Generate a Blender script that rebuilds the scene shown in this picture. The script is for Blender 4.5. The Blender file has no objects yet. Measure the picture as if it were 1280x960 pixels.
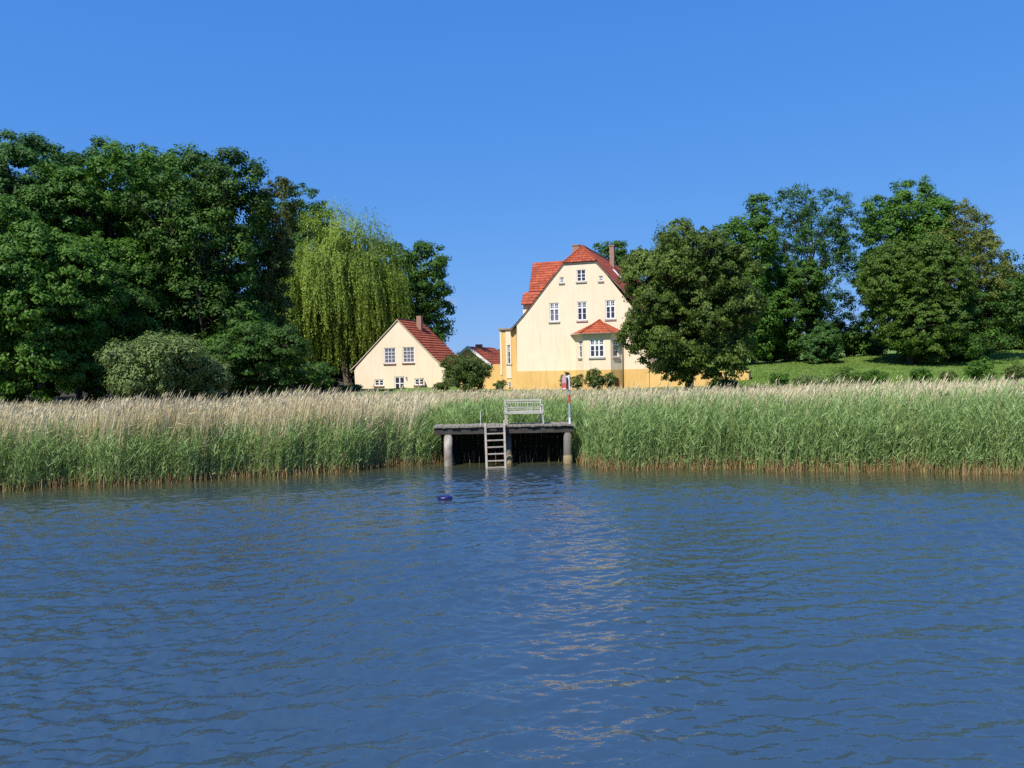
import bpy, math, random
import numpy as np
from mathutils import Vector, Matrix
from mathutils.geometry import tessellate_polygon

R = math.radians
scene = bpy.context.scene
COL = scene.collection
rng = np.random.default_rng(7)
random.seed(7)

# ---------------------------------------------------------------- camera
F = 962.0            # focal length in pixels of the 1280 px wide photograph
CAMZ = 3.07
HY = 465.0
ROLL = 0.0192
cr, sr = math.cos(ROLL), math.sin(ROLL)
cam_data = bpy.data.cameras.new('camera')
cam = bpy.data.objects.new('camera', cam_data)
COL.objects.link(cam)
cam_data.sensor_width = 36.0
cam_data.lens = F / 1280 * 36
cam_data.shift_y = -(480 - HY) / 1280
cam_data.clip_start = 0.1
cam_data.clip_end = 5000
cam.matrix_world = Matrix(((cr, sr, 0, 0), (0, 0, -1, 0), (-sr, cr, 0, CAMZ), (0, 0, 0, 1)))
scene.camera = cam

# ---------------------------------------------------------------- sky, sun, exposure
SUN_EL, SUN_AZ = R(51), R(212)      # azimuth clockwise from +Y
world = bpy.data.worlds.new('World')
scene.world = world
world.use_nodes = True
nt = world.node_tree
nt.nodes.clear()
sky = nt.nodes.new('ShaderNodeTexSky')
sky.sky_type = 'NISHITA'
sky.sun_disc = False
sky.sun_elevation = SUN_EL
sky.sun_rotation = SUN_AZ
sky.altitude = 0
sky.air_density = 1.0
sky.dust_density = 0.0
sky.ozone_density = 2.0
bg = nt.nodes.new('ShaderNodeBackground')
bg.inputs['Strength'].default_value = 0.13
wo = nt.nodes.new('ShaderNodeOutputWorld')
# tone response of the clear sky, channel by channel
sep = nt.nodes.new('ShaderNodeSeparateColor'); cmb = nt.nodes.new('ShaderNodeCombineColor')
nt.links.new(sky.outputs[0], sep.inputs[0])
for ch_, (kk_, ee_) in enumerate(((0.335, .72), (1.04, .43), (3.2, .20))):
    pw = nt.nodes.new('ShaderNodeMath'); pw.operation = 'POWER'; pw.inputs[1].default_value = ee_
    mu = nt.nodes.new('ShaderNodeMath'); mu.operation = 'MULTIPLY'; mu.inputs[1].default_value = kk_
    nt.links.new(sep.outputs[ch_], pw.inputs[0]); nt.links.new(pw.outputs[0], mu.inputs[0]); nt.links.new(mu.outputs[0], cmb.inputs[ch_])
# one small faint cloud low in the sky
tc = nt.nodes.new('ShaderNodeTexCoord')
def vmath(op, a, b=None):
    n = nt.nodes.new('ShaderNodeVectorMath'); n.operation = op
    nt.links.new(a, n.inputs[0])
    if b is not None:
        n.inputs[1].default_value = b
    return n
_ca = Vector(((560 - 640) / F, 1, (465 - 377) / F)).normalized()
sub = vmath('SUBTRACT', tc.outputs['Generated'], tuple(_ca))
scl = vmath('MULTIPLY', sub.outputs[0], (1 / 0.017, 1 / 0.017, 1 / 0.0075))
ln = nt.nodes.new('ShaderNodeVectorMath'); ln.operation = 'LENGTH'
nt.links.new(scl.outputs[0], ln.inputs[0])
nz = nt.nodes.new('ShaderNodeTexNoise'); nz.inputs['Scale'].default_value = 90; nz.inputs['Detail'].default_value = 4
nt.links.new(tc.outputs['Generated'], nz.inputs['Vector'])
mr = nt.nodes.new('ShaderNodeMapRange'); mr.inputs[1].default_value = 1.2; mr.inputs[2].default_value = 0.2
mr.inputs[3].default_value = 0; mr.inputs[4].default_value = 1
nt.links.new(ln.outputs['Value'], mr.inputs[0])
ml = nt.nodes.new('ShaderNodeMath'); ml.operation = 'MULTIPLY'
nt.links.new(mr.outputs[0], ml.inputs[0]); nt.links.new(nz.outputs['Fac'], ml.inputs[1])
mxc = nt.nodes.new('ShaderNodeMix'); mxc.data_type = 'RGBA'
nt.links.new(ml.outputs[0], mxc.inputs['Factor'])
nt.links.new(cmb.outputs[0], mxc.inputs[6])
mxc.inputs[7].default_value = (2.1, 2.6, 4.3, 1)
nt.links.new(mxc.outputs[2], bg.inputs['Color'])
nt.links.new(bg.outputs[0], wo.inputs['Surface'])

sun_data = bpy.data.lights.new('sun', 'SUN')
sun_data.energy = 4.3
sun_data.angle = R(0.5)
sun_data.color = (1.0, 0.94, 0.84)
sun = bpy.data.objects.new('sun', sun_data)
COL.objects.link(sun)
_sd = Vector((math.sin(SUN_AZ) * math.cos(SUN_EL), math.cos(SUN_AZ) * math.cos(SUN_EL), math.sin(SUN_EL)))
sun.rotation_euler = _sd.to_track_quat('Z', 'Y').to_euler()
sun.location = (-30, -30, 60)

scene.view_settings.view_transform = 'Standard'
scene.view_settings.look = 'None'
scene.view_settings.exposure = 0.50
scene.view_settings.gamma = 1.0
scene.render.engine = 'CYCLES'
scene.cycles.max_bounces = 6
scene.cycles.transparent_max_bounces = 6
scene.cycles.use_denoising = False
scene.cycles.caustics_reflective = False
scene.cycles.caustics_refractive = False
scene.cycles.sample_clamp_indirect = 4

# ---------------------------------------------------------------- pixel helpers
def ray(px, py):
    a, b = (px - 640) / F, (HY - py) / F
    return Vector((a * cr + b * sr, 1.0, -a * sr + b * cr))
C0 = Vector((0, 0, CAMZ))
def at(px, py, Y):
    return C0 + ray(px, py) * Y
def hit(px, py, p, n):
    d = ray(px, py)
    return C0 + d * ((p - C0).dot(n) / d.dot(n))

# ---------------------------------------------------------------- terrain height
SX = np.array([-400, -60, -30, -14.6, -8.3, -3.6, -2.66, 1.98, 2.5, 8.5, 14.1, 40, 400], float)
SY = np.array([20, 16, 18.5, 21.9, 23.6, 25.9, 26.7, 26.7, 24.5, 22.9, 21.4, 18, 20], float)
def shore(x):
    x = np.asarray(x, float)
    return np.interp(x, SX, SY) + 0.22 * np.sin(x * 1.3) + 0.15 * np.sin(x * 2.9 + 1)
def smooth(t):
    t = np.clip(t, 0, 1)
    return t * t * (3 - 2 * t)
def ground(x, y):
    x = np.asarray(x, float); y = np.asarray(y, float)
    t = y - shore(x)
    z = np.where(t < 0, np.maximum(-1.8, t * 0.28), 0)
    z = np.where(t >= 0, 0.03 * np.minimum(t, 6) + smooth((t - 4) / 30) * 1.35, z)
    z = z + smooth((y - 60) / 38) * np.clip(1.0 + 0.037 * x, 0, 4.0)
    z = z + smooth((y - 160) / 260) * (11 - np.clip(x, -200, 200) * 0.0)
    z = z + np.where(t > 10, 0.10 * np.sin(x * 0.21 + 1) * np.sin(y * 0.17), 0)
    return z
def gz(x, y):
    return float(ground(x, y))

# ---------------------------------------------------------------- materials
def new_mat(name):
    m = bpy.data.materials.new(name); m.use_nodes = True
    n = m.node_tree
    return m, n, n.nodes['Principled BSDF']
def setin(b, **kw):
    for k, v in kw.items():
        k = k.replace('_', ' ')
        if k in b.inputs:
            b.inputs[k].default_value = v
def mottled(name, c1, c2, scale=3.0, rough=0.8, bump=0.0, bscale=20, spec=0.3, detail=6, stretch=None, c3=None, big=0.3):
    m, n, b = new_mat(name)
    t = n.nodes.new('ShaderNodeTexCoord')
    mp = n.nodes.new('ShaderNodeMapping')
    if stretch: mp.inputs['Scale'].default_value = stretch
    n.links.new(t.outputs['Object'], mp.inputs[0])
    nz = n.nodes.new('ShaderNodeTexNoise'); nz.inputs['Scale'].default_value = scale; nz.inputs['Detail'].default_value = detail
    nz.inputs['Roughness'].default_value = 0.65
    n.links.new(mp.outputs[0], nz.inputs['Vector'])
    rp = n.nodes.new('ShaderNodeValToRGB')
    rp.color_ramp.elements[0].position = 0.32; rp.color_ramp.elements[1].position = 0.68
    rp.color_ramp.elements[0].color = (*c1, 1); rp.color_ramp.elements[1].color = (*c2, 1)
    n.links.new(nz.outputs['Fac'], rp.inputs[0])
    out = rp.outputs[0]
    if c3:
        n2 = n.nodes.new('ShaderNodeTexNoise'); n2.inputs['Scale'].default_value = big; n2.inputs['Detail'].default_value = 3
        n.links.new(t.outputs['Object'], n2.inputs['Vector'])
        r2 = n.nodes.new('ShaderNodeValToRGB'); r2.color_ramp.elements[0].position = .42; r2.color_ramp.elements[1].position = .62
        n.links.new(n2.outputs['Fac'], r2.inputs[0])
        mx = n.nodes.new('ShaderNodeMix'); mx.data_type = 'RGBA'
        n.links.new(r2.outputs[0], mx.inputs['Factor']); n.links.new(out, mx.inputs[6]); mx.inputs[7].default_value = (*c3, 1)
        out = mx.outputs[2]
    n.links.new(out, b.inputs['Base Color'])
    setin(b, Roughness=rough, Specular_IOR_Level=spec)
    if bump:
        nb = n.nodes.new('ShaderNodeTexNoise'); nb.inputs['Scale'].default_value = bscale; nb.inputs['Detail'].default_value = 5
        n.links.new(mp.outputs[0], nb.inputs['Vector'])
        bp = n.nodes.new('ShaderNodeBump'); bp.inputs['Strength'].default_value = bump; bp.inputs['Distance'].default_value = 0.05
        n.links.new(nb.outputs['Fac'], bp.inputs['Height']); n.links.new(bp.outputs[0], b.inputs['Normal'])
    return m
def streaky(m, amount=.10):
    n = m.node_tree; b = n.nodes['Principled BSDF']; src = b.inputs['Base Color'].links[0].from_socket
    t = n.nodes.new('ShaderNodeTexCoord'); mp = n.nodes.new('ShaderNodeMapping'); mp.inputs['Scale'].default_value = (2.2, 2.2, .16)
    z = n.nodes.new('ShaderNodeTexNoise'); z.inputs['Scale'].default_value = 1.6; z.inputs['Detail'].default_value = 7; z.inputs['Roughness'].default_value = .7
    n.links.new(t.outputs['Object'], mp.inputs[0]); n.links.new(mp.outputs[0], z.inputs['Vector'])
    rp = n.nodes.new('ShaderNodeValToRGB'); rp.color_ramp.elements[0].position = .5; rp.color_ramp.elements[1].position = .78
    rp.color_ramp.elements[0].color = (1, 1, 1, 1); rp.color_ramp.elements[1].color = (1 - amount * 2, 1 - amount * 2.3, 1 - amount * 2.6, 1)
    n.links.new(z.outputs['Fac'], rp.inputs[0])
    mx = n.nodes.new('ShaderNodeMix'); mx.data_type = 'RGBA'; mx.blend_type = 'MULTIPLY'; mx.inputs['Factor'].default_value = 1
    n.links.new(src, mx.inputs[6]); n.links.new(rp.outputs[0], mx.inputs[7]); n.links.new(mx.outputs[2], b.inputs['Base Color'])
def tinted(name, cols, rough=0.55, spec=0.2, trans=0.2, tcol=None, noise=0.0):
    """colour ramp over the per-leaf attribute 'tint'; some light passes through"""
    m, n, b = new_mat(name)
    at_ = n.nodes.new('ShaderNodeAttribute'); at_.attribute_name = 'tint'
    rp = n.nodes.new('ShaderNodeValToRGB')
    el = rp.color_ramp.elements
    while len(el) < len(cols): el.new(0.5)
    for i, c in enumerate(cols):
        el[i].position = i / (len(cols) - 1); el[i].color = (*c, 1)
    n.links.new(at_.outputs['Fac'], rp.inputs[0])
    n.links.new(rp.outputs[0], b.inputs['Base Color'])
    setin(b, Roughness=rough, Specular_IOR_Level=spec)
    if trans:
        tr = n.nodes.new('ShaderNodeBsdfTranslucent')
        g = n.nodes.new('ShaderNodeMix'); g.data_type = 'RGBA'; g.blend_type = 'MULTIPLY'; g.inputs['Factor'].default_value = 1
        n.links.new(rp.outputs[0], g.inputs[6]); g.inputs[7].default_value = (*(tcol or (1.3, 1.5, 0.6)), 1)
        n.links.new(g.outputs[2], tr.inputs['Color'])
        ms = n.nodes.new('ShaderNodeMixShader'); ms.inputs[0].default_value = trans
        n.links.new(b.outputs[0], ms.inputs[1]); n.links.new(tr.outputs[0], ms.inputs[2])
        n.links.new(ms.outputs[0], n.nodes['Material Output'].inputs['Surface'])
    return m

M = {}
M['cream'] = mottled('cream_render', (0.80, 0.665, 0.485), (0.84, 0.705, 0.52), 1.2, 0.9, 0.10, 30, c3=(0.80, 0.655, 0.465), big=.25)
M['orange'] = mottled('orange_render', (0.72, 0.46, 0.165), (0.77, 0.51, 0.20), 1.5, 0.9, 0.10, 30, c3=(0.70, 0.43, 0.15), big=.4)
streaky(M['cream'], .07); streaky(M['orange'], .10)
M['white'] = mottled('white_paint', (0.74, 0.74, 0.74), (0.82, 0.82, 0.81), 6, 0.5)
M['sill'] = mottled('grey_sill_stone', (0.36, 0.31, 0.26), (0.46, 0.40, 0.33), 8, 0.8)
M['brownsill'] = mottled('brown_sill_tile', (0.25, 0.13, 0.09), (0.34, 0.19, 0.13), 8, 0.7)
M['zinc'] = mottled('weathered_zinc', (0.26, 0.20, 0.15), (0.34, 0.27, 0.20), 5, 0.5, spec=.5)
M['verge'] = mottled('verge_board', (0.16, 0.12, 0.10), (0.24, 0.18, 0.14), 5, 0.7)
M['whiteverge'] = mottled('pale_verge_board', (0.62, 0.52, 0.38), (0.75, 0.65, 0.5), 5, 0.6)
M['roof'] = tinted('orange_red_tiles', [(0.27, 0.056, 0.026), (0.36, 0.080, 0.034), (0.43, 0.105, 0.045)], 0.55, 0.35, 0)
M['roof2'] = tinted('brick_red_tiles', [(0.22, 0.055, 0.026), (0.29, 0.075, 0.034), (0.36, 0.095, 0.045)], 0.6, 0.3, 0)
M['soffit'] = mottled('roof_underside', (0.12, 0.09, 0.07), (0.18, 0.13, 0.1), 4, 0.9)
def brickmat(name, c1, c2, mortar, s=1.0):
    m, n, b = new_mat(name)
    t = n.nodes.new('ShaderNodeTexCoord')
    br = n.nodes.new('ShaderNodeTexBrick')
    mp = n.nodes.new('ShaderNodeMapping'); mp.inputs['Rotation'].default_value = (R(90), 0, R(20))
    n.links.new(t.outputs['Object'], mp.inputs[0]); n.links.new(mp.outputs[0], br.inputs['Vector'])
    br.inputs['Color1'].default_value = (*c1, 1); br.inputs['Color2'].default_value = (*c2, 1)
    br.inputs['Mortar'].default_value = (*mortar, 1); br.inputs['Scale'].default_value = 4 * s
    br.inputs['Mortar Size'].default_value = 0.03
    n.links.new(br.outputs['Color'], b.inputs['Base Color'])
    setin(b, Roughness=0.85)
    return m
M['brick'] = brickmat('chimney_brick', (0.24, 0.10, 0.06), (0.33, 0.16, 0.10), (0.36, 0.3, 0.24))
M['glass'], _n, _b = new_mat('window_glass')
setin(_b, Base_Color=(0.035, 0.028, 0.04, 1), Roughness=0.06, Specular_IOR_Level=0.8)
M['pale_glass'], _n, _b = new_mat('pale_window_glass')
setin(_b, Base_Color=(0.17, 0.155, 0.19, 1), Roughness=0.12, Specular_IOR_Level=0.6)  # paler violet-grey pane colour than the plain window glass
M['wood'] = mottled('weathered_planks', (0.16, 0.14, 0.11), (0.34, 0.30, 0.24), 7, 0.9, 0.4, 40, stretch=(1, 6, 6))
M['beam'] = mottled('dark_wet_timber', (0.030, 0.027, 0.022), (0.085, 0.075, 0.06), 5, 0.8, 0.4, 30, stretch=(.5, 4, 4))
M['underdeck_shade'] = mottled('underdeck_shade_boards', (0.006, 0.005, 0.004), (0.016, 0.013, 0.010), 5, 0.9, spec=.1)  # near-black: the shade under the deck is put into this colour
M['post'] = mottled('grey_pile_timber', (0.10, 0.09, 0.075), (0.24, 0.22, 0.19), 5, 0.9, 0.5, 25, stretch=(4, 4, .6))
M['postwhite'] = mottled('bleached_pile_timber', (0.28, 0.26, 0.22), (0.54, 0.50, 0.43), 5, 0.9, 0.5, 25, stretch=(4, 4, .6), c3=(0.22, 0.18, .13), big=2.0)
M['rust'] = mottled('lichen_crust', (0.28, 0.20, 0.10), (0.45, 0.36, 0.20), 12, 0.95, 0.6, 40)
M['ladder'] = mottled('bleached_ladder_wood', (0.24, 0.20, 0.16), (0.42, 0.37, 0.31), 8, 0.8, 0.2, 40)
M['benchpaint'] = mottled('pale_grey_bench_paint', (0.34, 0.32, 0.27), (0.54, 0.51, 0.45), 9, 0.6)
M['signred'] = mottled('faded_red_board', (0.50, 0.10, 0.08), (0.62, 0.16, 0.13), 8, 0.5)
M['signpink'] = mottled('bleached_pink_board', (0.55, 0.30, 0.33), (0.68, 0.42, 0.43), 8, 0.5)  # added backing that darkens the void below the deck
M['signdark'] = mottled('dark_red_case', (0.06, 0.012, 0.02), (0.09, 0.02, 0.03), 8, 0.6)
M['polered'] = mottled('red_band_paint', (0.50, 0.05, 0.04), (0.6, 0.08, 0.06), 8, 0.5)
M['polegrey'] = mottled('blue_grey_pole_paint', (0.25, 0.29, 0.32), (0.36, 0.40, 0.42), 8, 0.5)
M['steel'] = mottled('grey_tube_steel', (0.35, 0.36, 0.35), (0.5, 0.5, 0.48), 8, 0.4)
M['float'] = mottled('dark_blue_plastic', (0.010, 0.009, 0.07), (0.016, 0.014, 0.11), 8, 0.35, spec=.5)
M['bark'] = mottled('tree_bark', (0.055, 0.042, 0.03), (0.13, 0.105, 0.08), 4, 0.95, 0.6, 14, stretch=(2, 2, .5))
M['palebark'] = mottled('pale_tree_bark', (0.20, 0.17, 0.13), (0.34, 0.30, 0.24), 4, 0.95, 0.6, 14, stretch=(2, 2, .5))

M['ground'] = mottled('lawn_and_soil', (0.115, 0.190, 0.036), (0.165, 0.255, 0.058), 1.6, 0.95, 0.6, 9, spec=.1, c3=(0.12, 0.18, 0.04), big=.09)
# the strip under the reeds is mud and straw: mixed by the real distance from the shore, attribute 'mud'
n = M['ground'].node_tree; b = n.nodes['Principled BSDF']
_src = b.inputs['Base Color'].links[0].from_socket
_a = n.nodes.new('ShaderNodeAttribute'); _a.attribute_name = 'mud'
_mx = n.nodes.new('ShaderNodeMix'); _mx.data_type = 'RGBA'
n.links.new(_a.outputs['Fac'], _mx.inputs['Factor']); n.links.new(_src, _mx.inputs[6]); _mx.inputs[7].default_value = (0.055, 0.045, 0.026, 1)
n.links.new(_mx.outputs[2], b.inputs['Base Color'])

def foliage(name, dark, mid, light, **k):
    q = lambda c: (c[0] * 1.36, c[1] * 1.44, c[2] * .80)
    return tinted(name, [q(dark), q(mid), q(light)], **k)
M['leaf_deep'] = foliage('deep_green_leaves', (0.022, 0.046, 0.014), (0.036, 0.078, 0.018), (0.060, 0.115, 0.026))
M['leaf_mid'] = foliage('fresh_green_leaves', (0.028, 0.066, 0.014), (0.048, 0.105, 0.020), (0.080, 0.150, 0.030))
M['leaf_blue'] = foliage('blue_green_leaves', (0.022, 0.052, 0.022), (0.036, 0.083, 0.030), (0.058, 0.118, 0.042))
M['leaf_brown'] = foliage('bronze_green_leaves', (0.035, 0.042, 0.014), (0.058, 0.066, 0.020), (0.085, 0.095, 0.028))
M['leaf_olive'] = foliage('olive_leaves', (0.032, 0.058, 0.014), (0.056, 0.096, 0.022), (0.092, 0.142, 0.036))
M['leaf_linden'] = foliage('linden_leaves', (0.024, 0.043, 0.014), (0.058, 0.088, 0.026), (0.135, 0.178, 0.058))
M['leaf_grey'] = foliage('grey_willow_leaves', (0.070, 0.095, 0.055), (0.11, 0.145, 0.082), (0.16, 0.20, 0.115))
M['leaf_willow'] = foliage('weeping_willow_leaves', (0.100, 0.135, 0.036), (0.170, 0.215, 0.062), (0.25, 0.30, 0.10), trans=.3)
M['leaf_birch'] = foliage('birch_leaves', (0.050, 0.070, 0.035), (0.075, 0.10, 0.045), (0.11, 0.14, 0.065))
M['leaf_gold'] = foliage('yellow_green_leaves', (0.056, 0.068, 0.022), (0.090, 0.102, 0.032), (0.135, 0.145, 0.050))
M['leaf_shrub'] = foliage('shrub_leaves', (0.032, 0.050, 0.020), (0.058, 0.080, 0.030), (0.10, 0.125, 0.052))
M['reed_green'] = tinted('green_reed_leaves', [(0.150, 0.235, 0.072), (0.250, 0.365, 0.118), (0.385, 0.500, 0.198)], .5, .35, .25, (1.2, 1.3, .7))
M['reed_tan'] = tinted('dry_reed_stems', [(0.46, 0.37, 0.20), (0.69, 0.58, 0.36), (0.82, 0.72, 0.49)], .7, .25, .3, (1, 1, .9))
M['reed_grass'] = tinted('meadow_grass_blades', [(0.18, 0.18, 0.08), (0.34, 0.30, 0.16), (0.52, 0.44, 0.27)], .7, .2, .2, (1, 1, .8))
M['stub'] = tinted('brown_reed_stubble', [(0.15, 0.09, 0.035), (0.28, 0.18, 0.075), (0.40, 0.29, 0.15)], .8, .2, 0)

# ---------------------------------------------------------------- mesh helpers
class MB:
    def __init__(s): s.v = []; s.f = []; s.t = []
    def add(s, vs, fs, tint=None):
        o = len(s.v); s.v += [tuple(v) for v in vs]; s.f += [tuple(i + o for i in f) for f in fs]
        s.t += [(random.random() if tint is None else tint)] * len(fs)
        return s
    def frame_box(s, o, X, Y, Z, x0, x1, y0, y1, z0, z1):
        P = [o + X * x + Y * y + Z * z for z in (z0, z1) for y in (y0, y1) for x in (x0, x1)]
        return s.add(P, [(0, 2, 3, 1), (4, 5, 7, 6), (0, 1, 5, 4), (2, 6, 7, 3), (0, 4, 6, 2), (1, 3, 7, 5)])
    def box(s, x0, x1, y0, y1, z0, z1):
        return s.frame_box(Vector((0, 0, 0)), Vector((1, 0, 0)), Vector((0, 1, 0)), Vector((0, 0, 1)), x0, x1, y0, y1, z0, z1)
    def tube(s, pts, rad, n=8, cap=True):
        pts = [Vector(p) for p in pts]
        if not hasattr(rad, '__len__'): rad = [rad] * len(pts)
        ring = []
        o = len(s.v)
        for i, p in enumerate(pts):
            d = (pts[min(i + 1, len(pts) - 1)] - pts[max(i - 1, 0)]).normalized()
            a = d.cross(Vector((0.13, 0.97, 0.2)) if abs(d.z) > .8 else Vector((0, 0, 1))).normalized(); b2 = d.cross(a)
            for k in range(n):
                w = 2 * math.pi * k / n
                s.v.append(tuple(p + a * math.cos(w) * rad[i] + b2 * math.sin(w) * rad[i]))
        for i in range(len(pts) - 1):
            for k in range(n):
                q = (k + 1) % n
                s.f.append((o + i * n + k, o + i * n + q, o + (i + 1) * n + q, o + (i + 1) * n + k)); s.t.append(.5)
        if cap:
            s.f.append(tuple(o + k for k in range(n))); s.f.append(tuple(o + (len(pts) - 1) * n + k for k in range(n))); s.t += [.5, .5]
        return s
    def poly_prism(s, front, off):
        """extrude a planar polygon by the vector off"""
        m = len(front)
        tri = tessellate_polygon([front])
        b2 = [p + off for p in front]
        fs = [tuple(t) for t in tri] + [tuple(i + m for i in t) for t in tri]
        fs += [(i, (i + 1) % m, (i + 1) % m + m, i + m) for i in range(m)]
        return s.add(list(front) + b2, fs)
    def build(s, name, mat, parent=None, smooth=False, bevel=0):
        me = bpy.data.meshes.new(name)
        off = rootpos(parent)
        me.from_pydata([(v[0] - off[0], v[1] - off[1], v[2] - off[2]) for v in s.v], [], s.f)
        at_ = me.attributes.new('tint', 'FLOAT', 'FACE')
        at_.data.foreach_set('value', np.array(s.t, np.float32))
        if smooth: me.polygons.foreach_set('use_smooth', [True] * len(me.polygons))
        me.materials.append(mat)
        me.update()
        ob = bpy.data.objects.new(name, me); COL.objects.link(ob)
        if parent: ob.parent = parent
        if bevel:
            bv = ob.modifiers.new('bevel', 'BEVEL'); bv.width = bevel; bv.segments = 2; bv.limit_method = 'ANGLE'
        return ob
def rootpos(o):
    p = Vector((0, 0, 0))
    while o is not None:
        p += o.location; o = o.parent
    return p
def empty(name, loc, label, cat, group=None):
    o = bpy.data.objects.new(name, None); COL.objects.link(o); o.location = loc
    o.empty_display_size = .5
    o['label'] = label; o['category'] = cat
    if group: o['group'] = group
    return o
def tag(o, label=None, cat=None, group=None, kind=None):
    for k, v in (('label', label), ('category', cat), ('group', group), ('kind', kind)):
        if v: o[k] = v
    return o
def np_mesh(name, verts, faces, mat, parent=None, tint=None, k=4, smooth=False):
    me = bpy.data.meshes.new(name)
    off = np.array(rootpos(parent))
    v = (verts - off).astype(np.float32)
    nf = len(faces)
    me.vertices.add(len(v)); me.vertices.foreach_set('co', v.ravel())
    me.loops.add(nf * k); me.loops.foreach_set('vertex_index', faces.astype(np.int32).ravel())
    me.polygons.add(nf)
    me.polygons.foreach_set('loop_start', np.arange(nf, dtype=np.int32) * k)
    if smooth: me.polygons.foreach_set('use_smooth', np.ones(nf, bool))
    if tint is not None:
        a = me.attributes.new('tint', 'FLOAT', 'FACE'); a.data.foreach_set('value', tint.astype(np.float32))
    me.materials.append(mat)
    me.update(calc_edges=True)
    ob = bpy.data.objects.new(name, me); COL.objects.link(ob)
    if parent: ob.parent = parent
    return ob
def nrm(a):
    return a / np.maximum(np.linalg.norm(a, axis=1, keepdims=True), 1e-9)
def leaf_quads(c, nor, tan, L, W):
    """folded diamond leaf faces: four corners each"""
    nor = nrm(nor); tan = nrm(tan - nor * np.sum(tan * nor, 1, keepdims=True)); bt = np.cross(nor, tan)
    L = L[:, None]; W = W[:, None]
    v = np.stack([c - tan * L * .5, c - bt * W * .5 + tan * L * .05, c + tan * L * .5, c + bt * W * .5 + tan * L * .05], 1)
    return v.reshape(-1, 3), np.arange(len(c) * 4).reshape(-1, 4)
def ribbons(base, tip, bend, w0, w1, seg=2):
    """curved ribbons from base to tip, bulging by bend; returns verts and quads"""
    N = len(base)
    side = np.cross(tip - base, rng.normal(size=(N, 3)))
    side = nrm(side)
    vs = []
    for i in range(seg + 1):
        t = i / seg
        p = base * (1 - t) + tip * t + bend * (4 * t * (1 - t))
        w = (w0 * (1 - t) + w1 * t)[:, None] * .5
        vs += [p - side * w, p + side * w]
    v = np.stack(vs, 1).reshape(-1, 3)
    m = 2 * (seg + 1)
    o = (np.arange(N) * m)[:, None]
    fs = np.concatenate([o + np.array([[2 * i, 2 * i + 1, 2 * i + 3, 2 * i + 2]]) for i in range(seg)], 1).reshape(-1, 4)
    return v, fs
def cat_meshes(parts):
    V = []; Fs = []; T = []; o = 0
    for v, f, t in parts:
        V.append(v); Fs.append(f + o); T.append(t); o += len(v)
    return np.concatenate(V), np.concatenate(Fs), np.concatenate(T)

# ---------------------------------------------------------------- ground
def build_ground():
    xs = np.concatenate([[-1500, -800, -400, -250, -160, -110], np.arange(-80, 80.1, .8), [110, 160, 250, 400, 800, 1500]])
    ys = np.concatenate([[-1500, -600, -200, -50, 0, 10], np.arange(14, 60, .5), np.arange(60, 110, 1.5), np.arange(112, 200, 6), [230, 280, 340, 420, 600, 1000, 1500, 2500]])
    X, Y = np.meshgrid(xs, ys)
    Z = ground(X, Y)
    t = Y - shore(X)
    Z = Z + np.where((t > 0), .03 * rng.normal(size=Z.shape), 0)
    v = np.stack([X, Y, Z], -1).reshape(-1, 3)
    nx, ny = len(xs), len(ys)
    i = (np.arange(ny - 1)[:, None] * nx + np.arange(nx - 1)[None]).ravel()
    f = np.stack([i, i + 1, i + 1 + nx, i + nx], 1)
    ob = np_mesh('ground', v, f, M['ground'], smooth=True)
    a = ob.data.attributes.new('mud', 'FLOAT', 'POINT')
    mud = np.maximum(1 - smooth((t - 18) / 14), smooth((-11 - X) / 4) * (Y > 40))
    a.data.foreach_set('value', mud.ravel().astype(np.float32))
    tag(ob, kind='structure')
build_ground()

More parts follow.
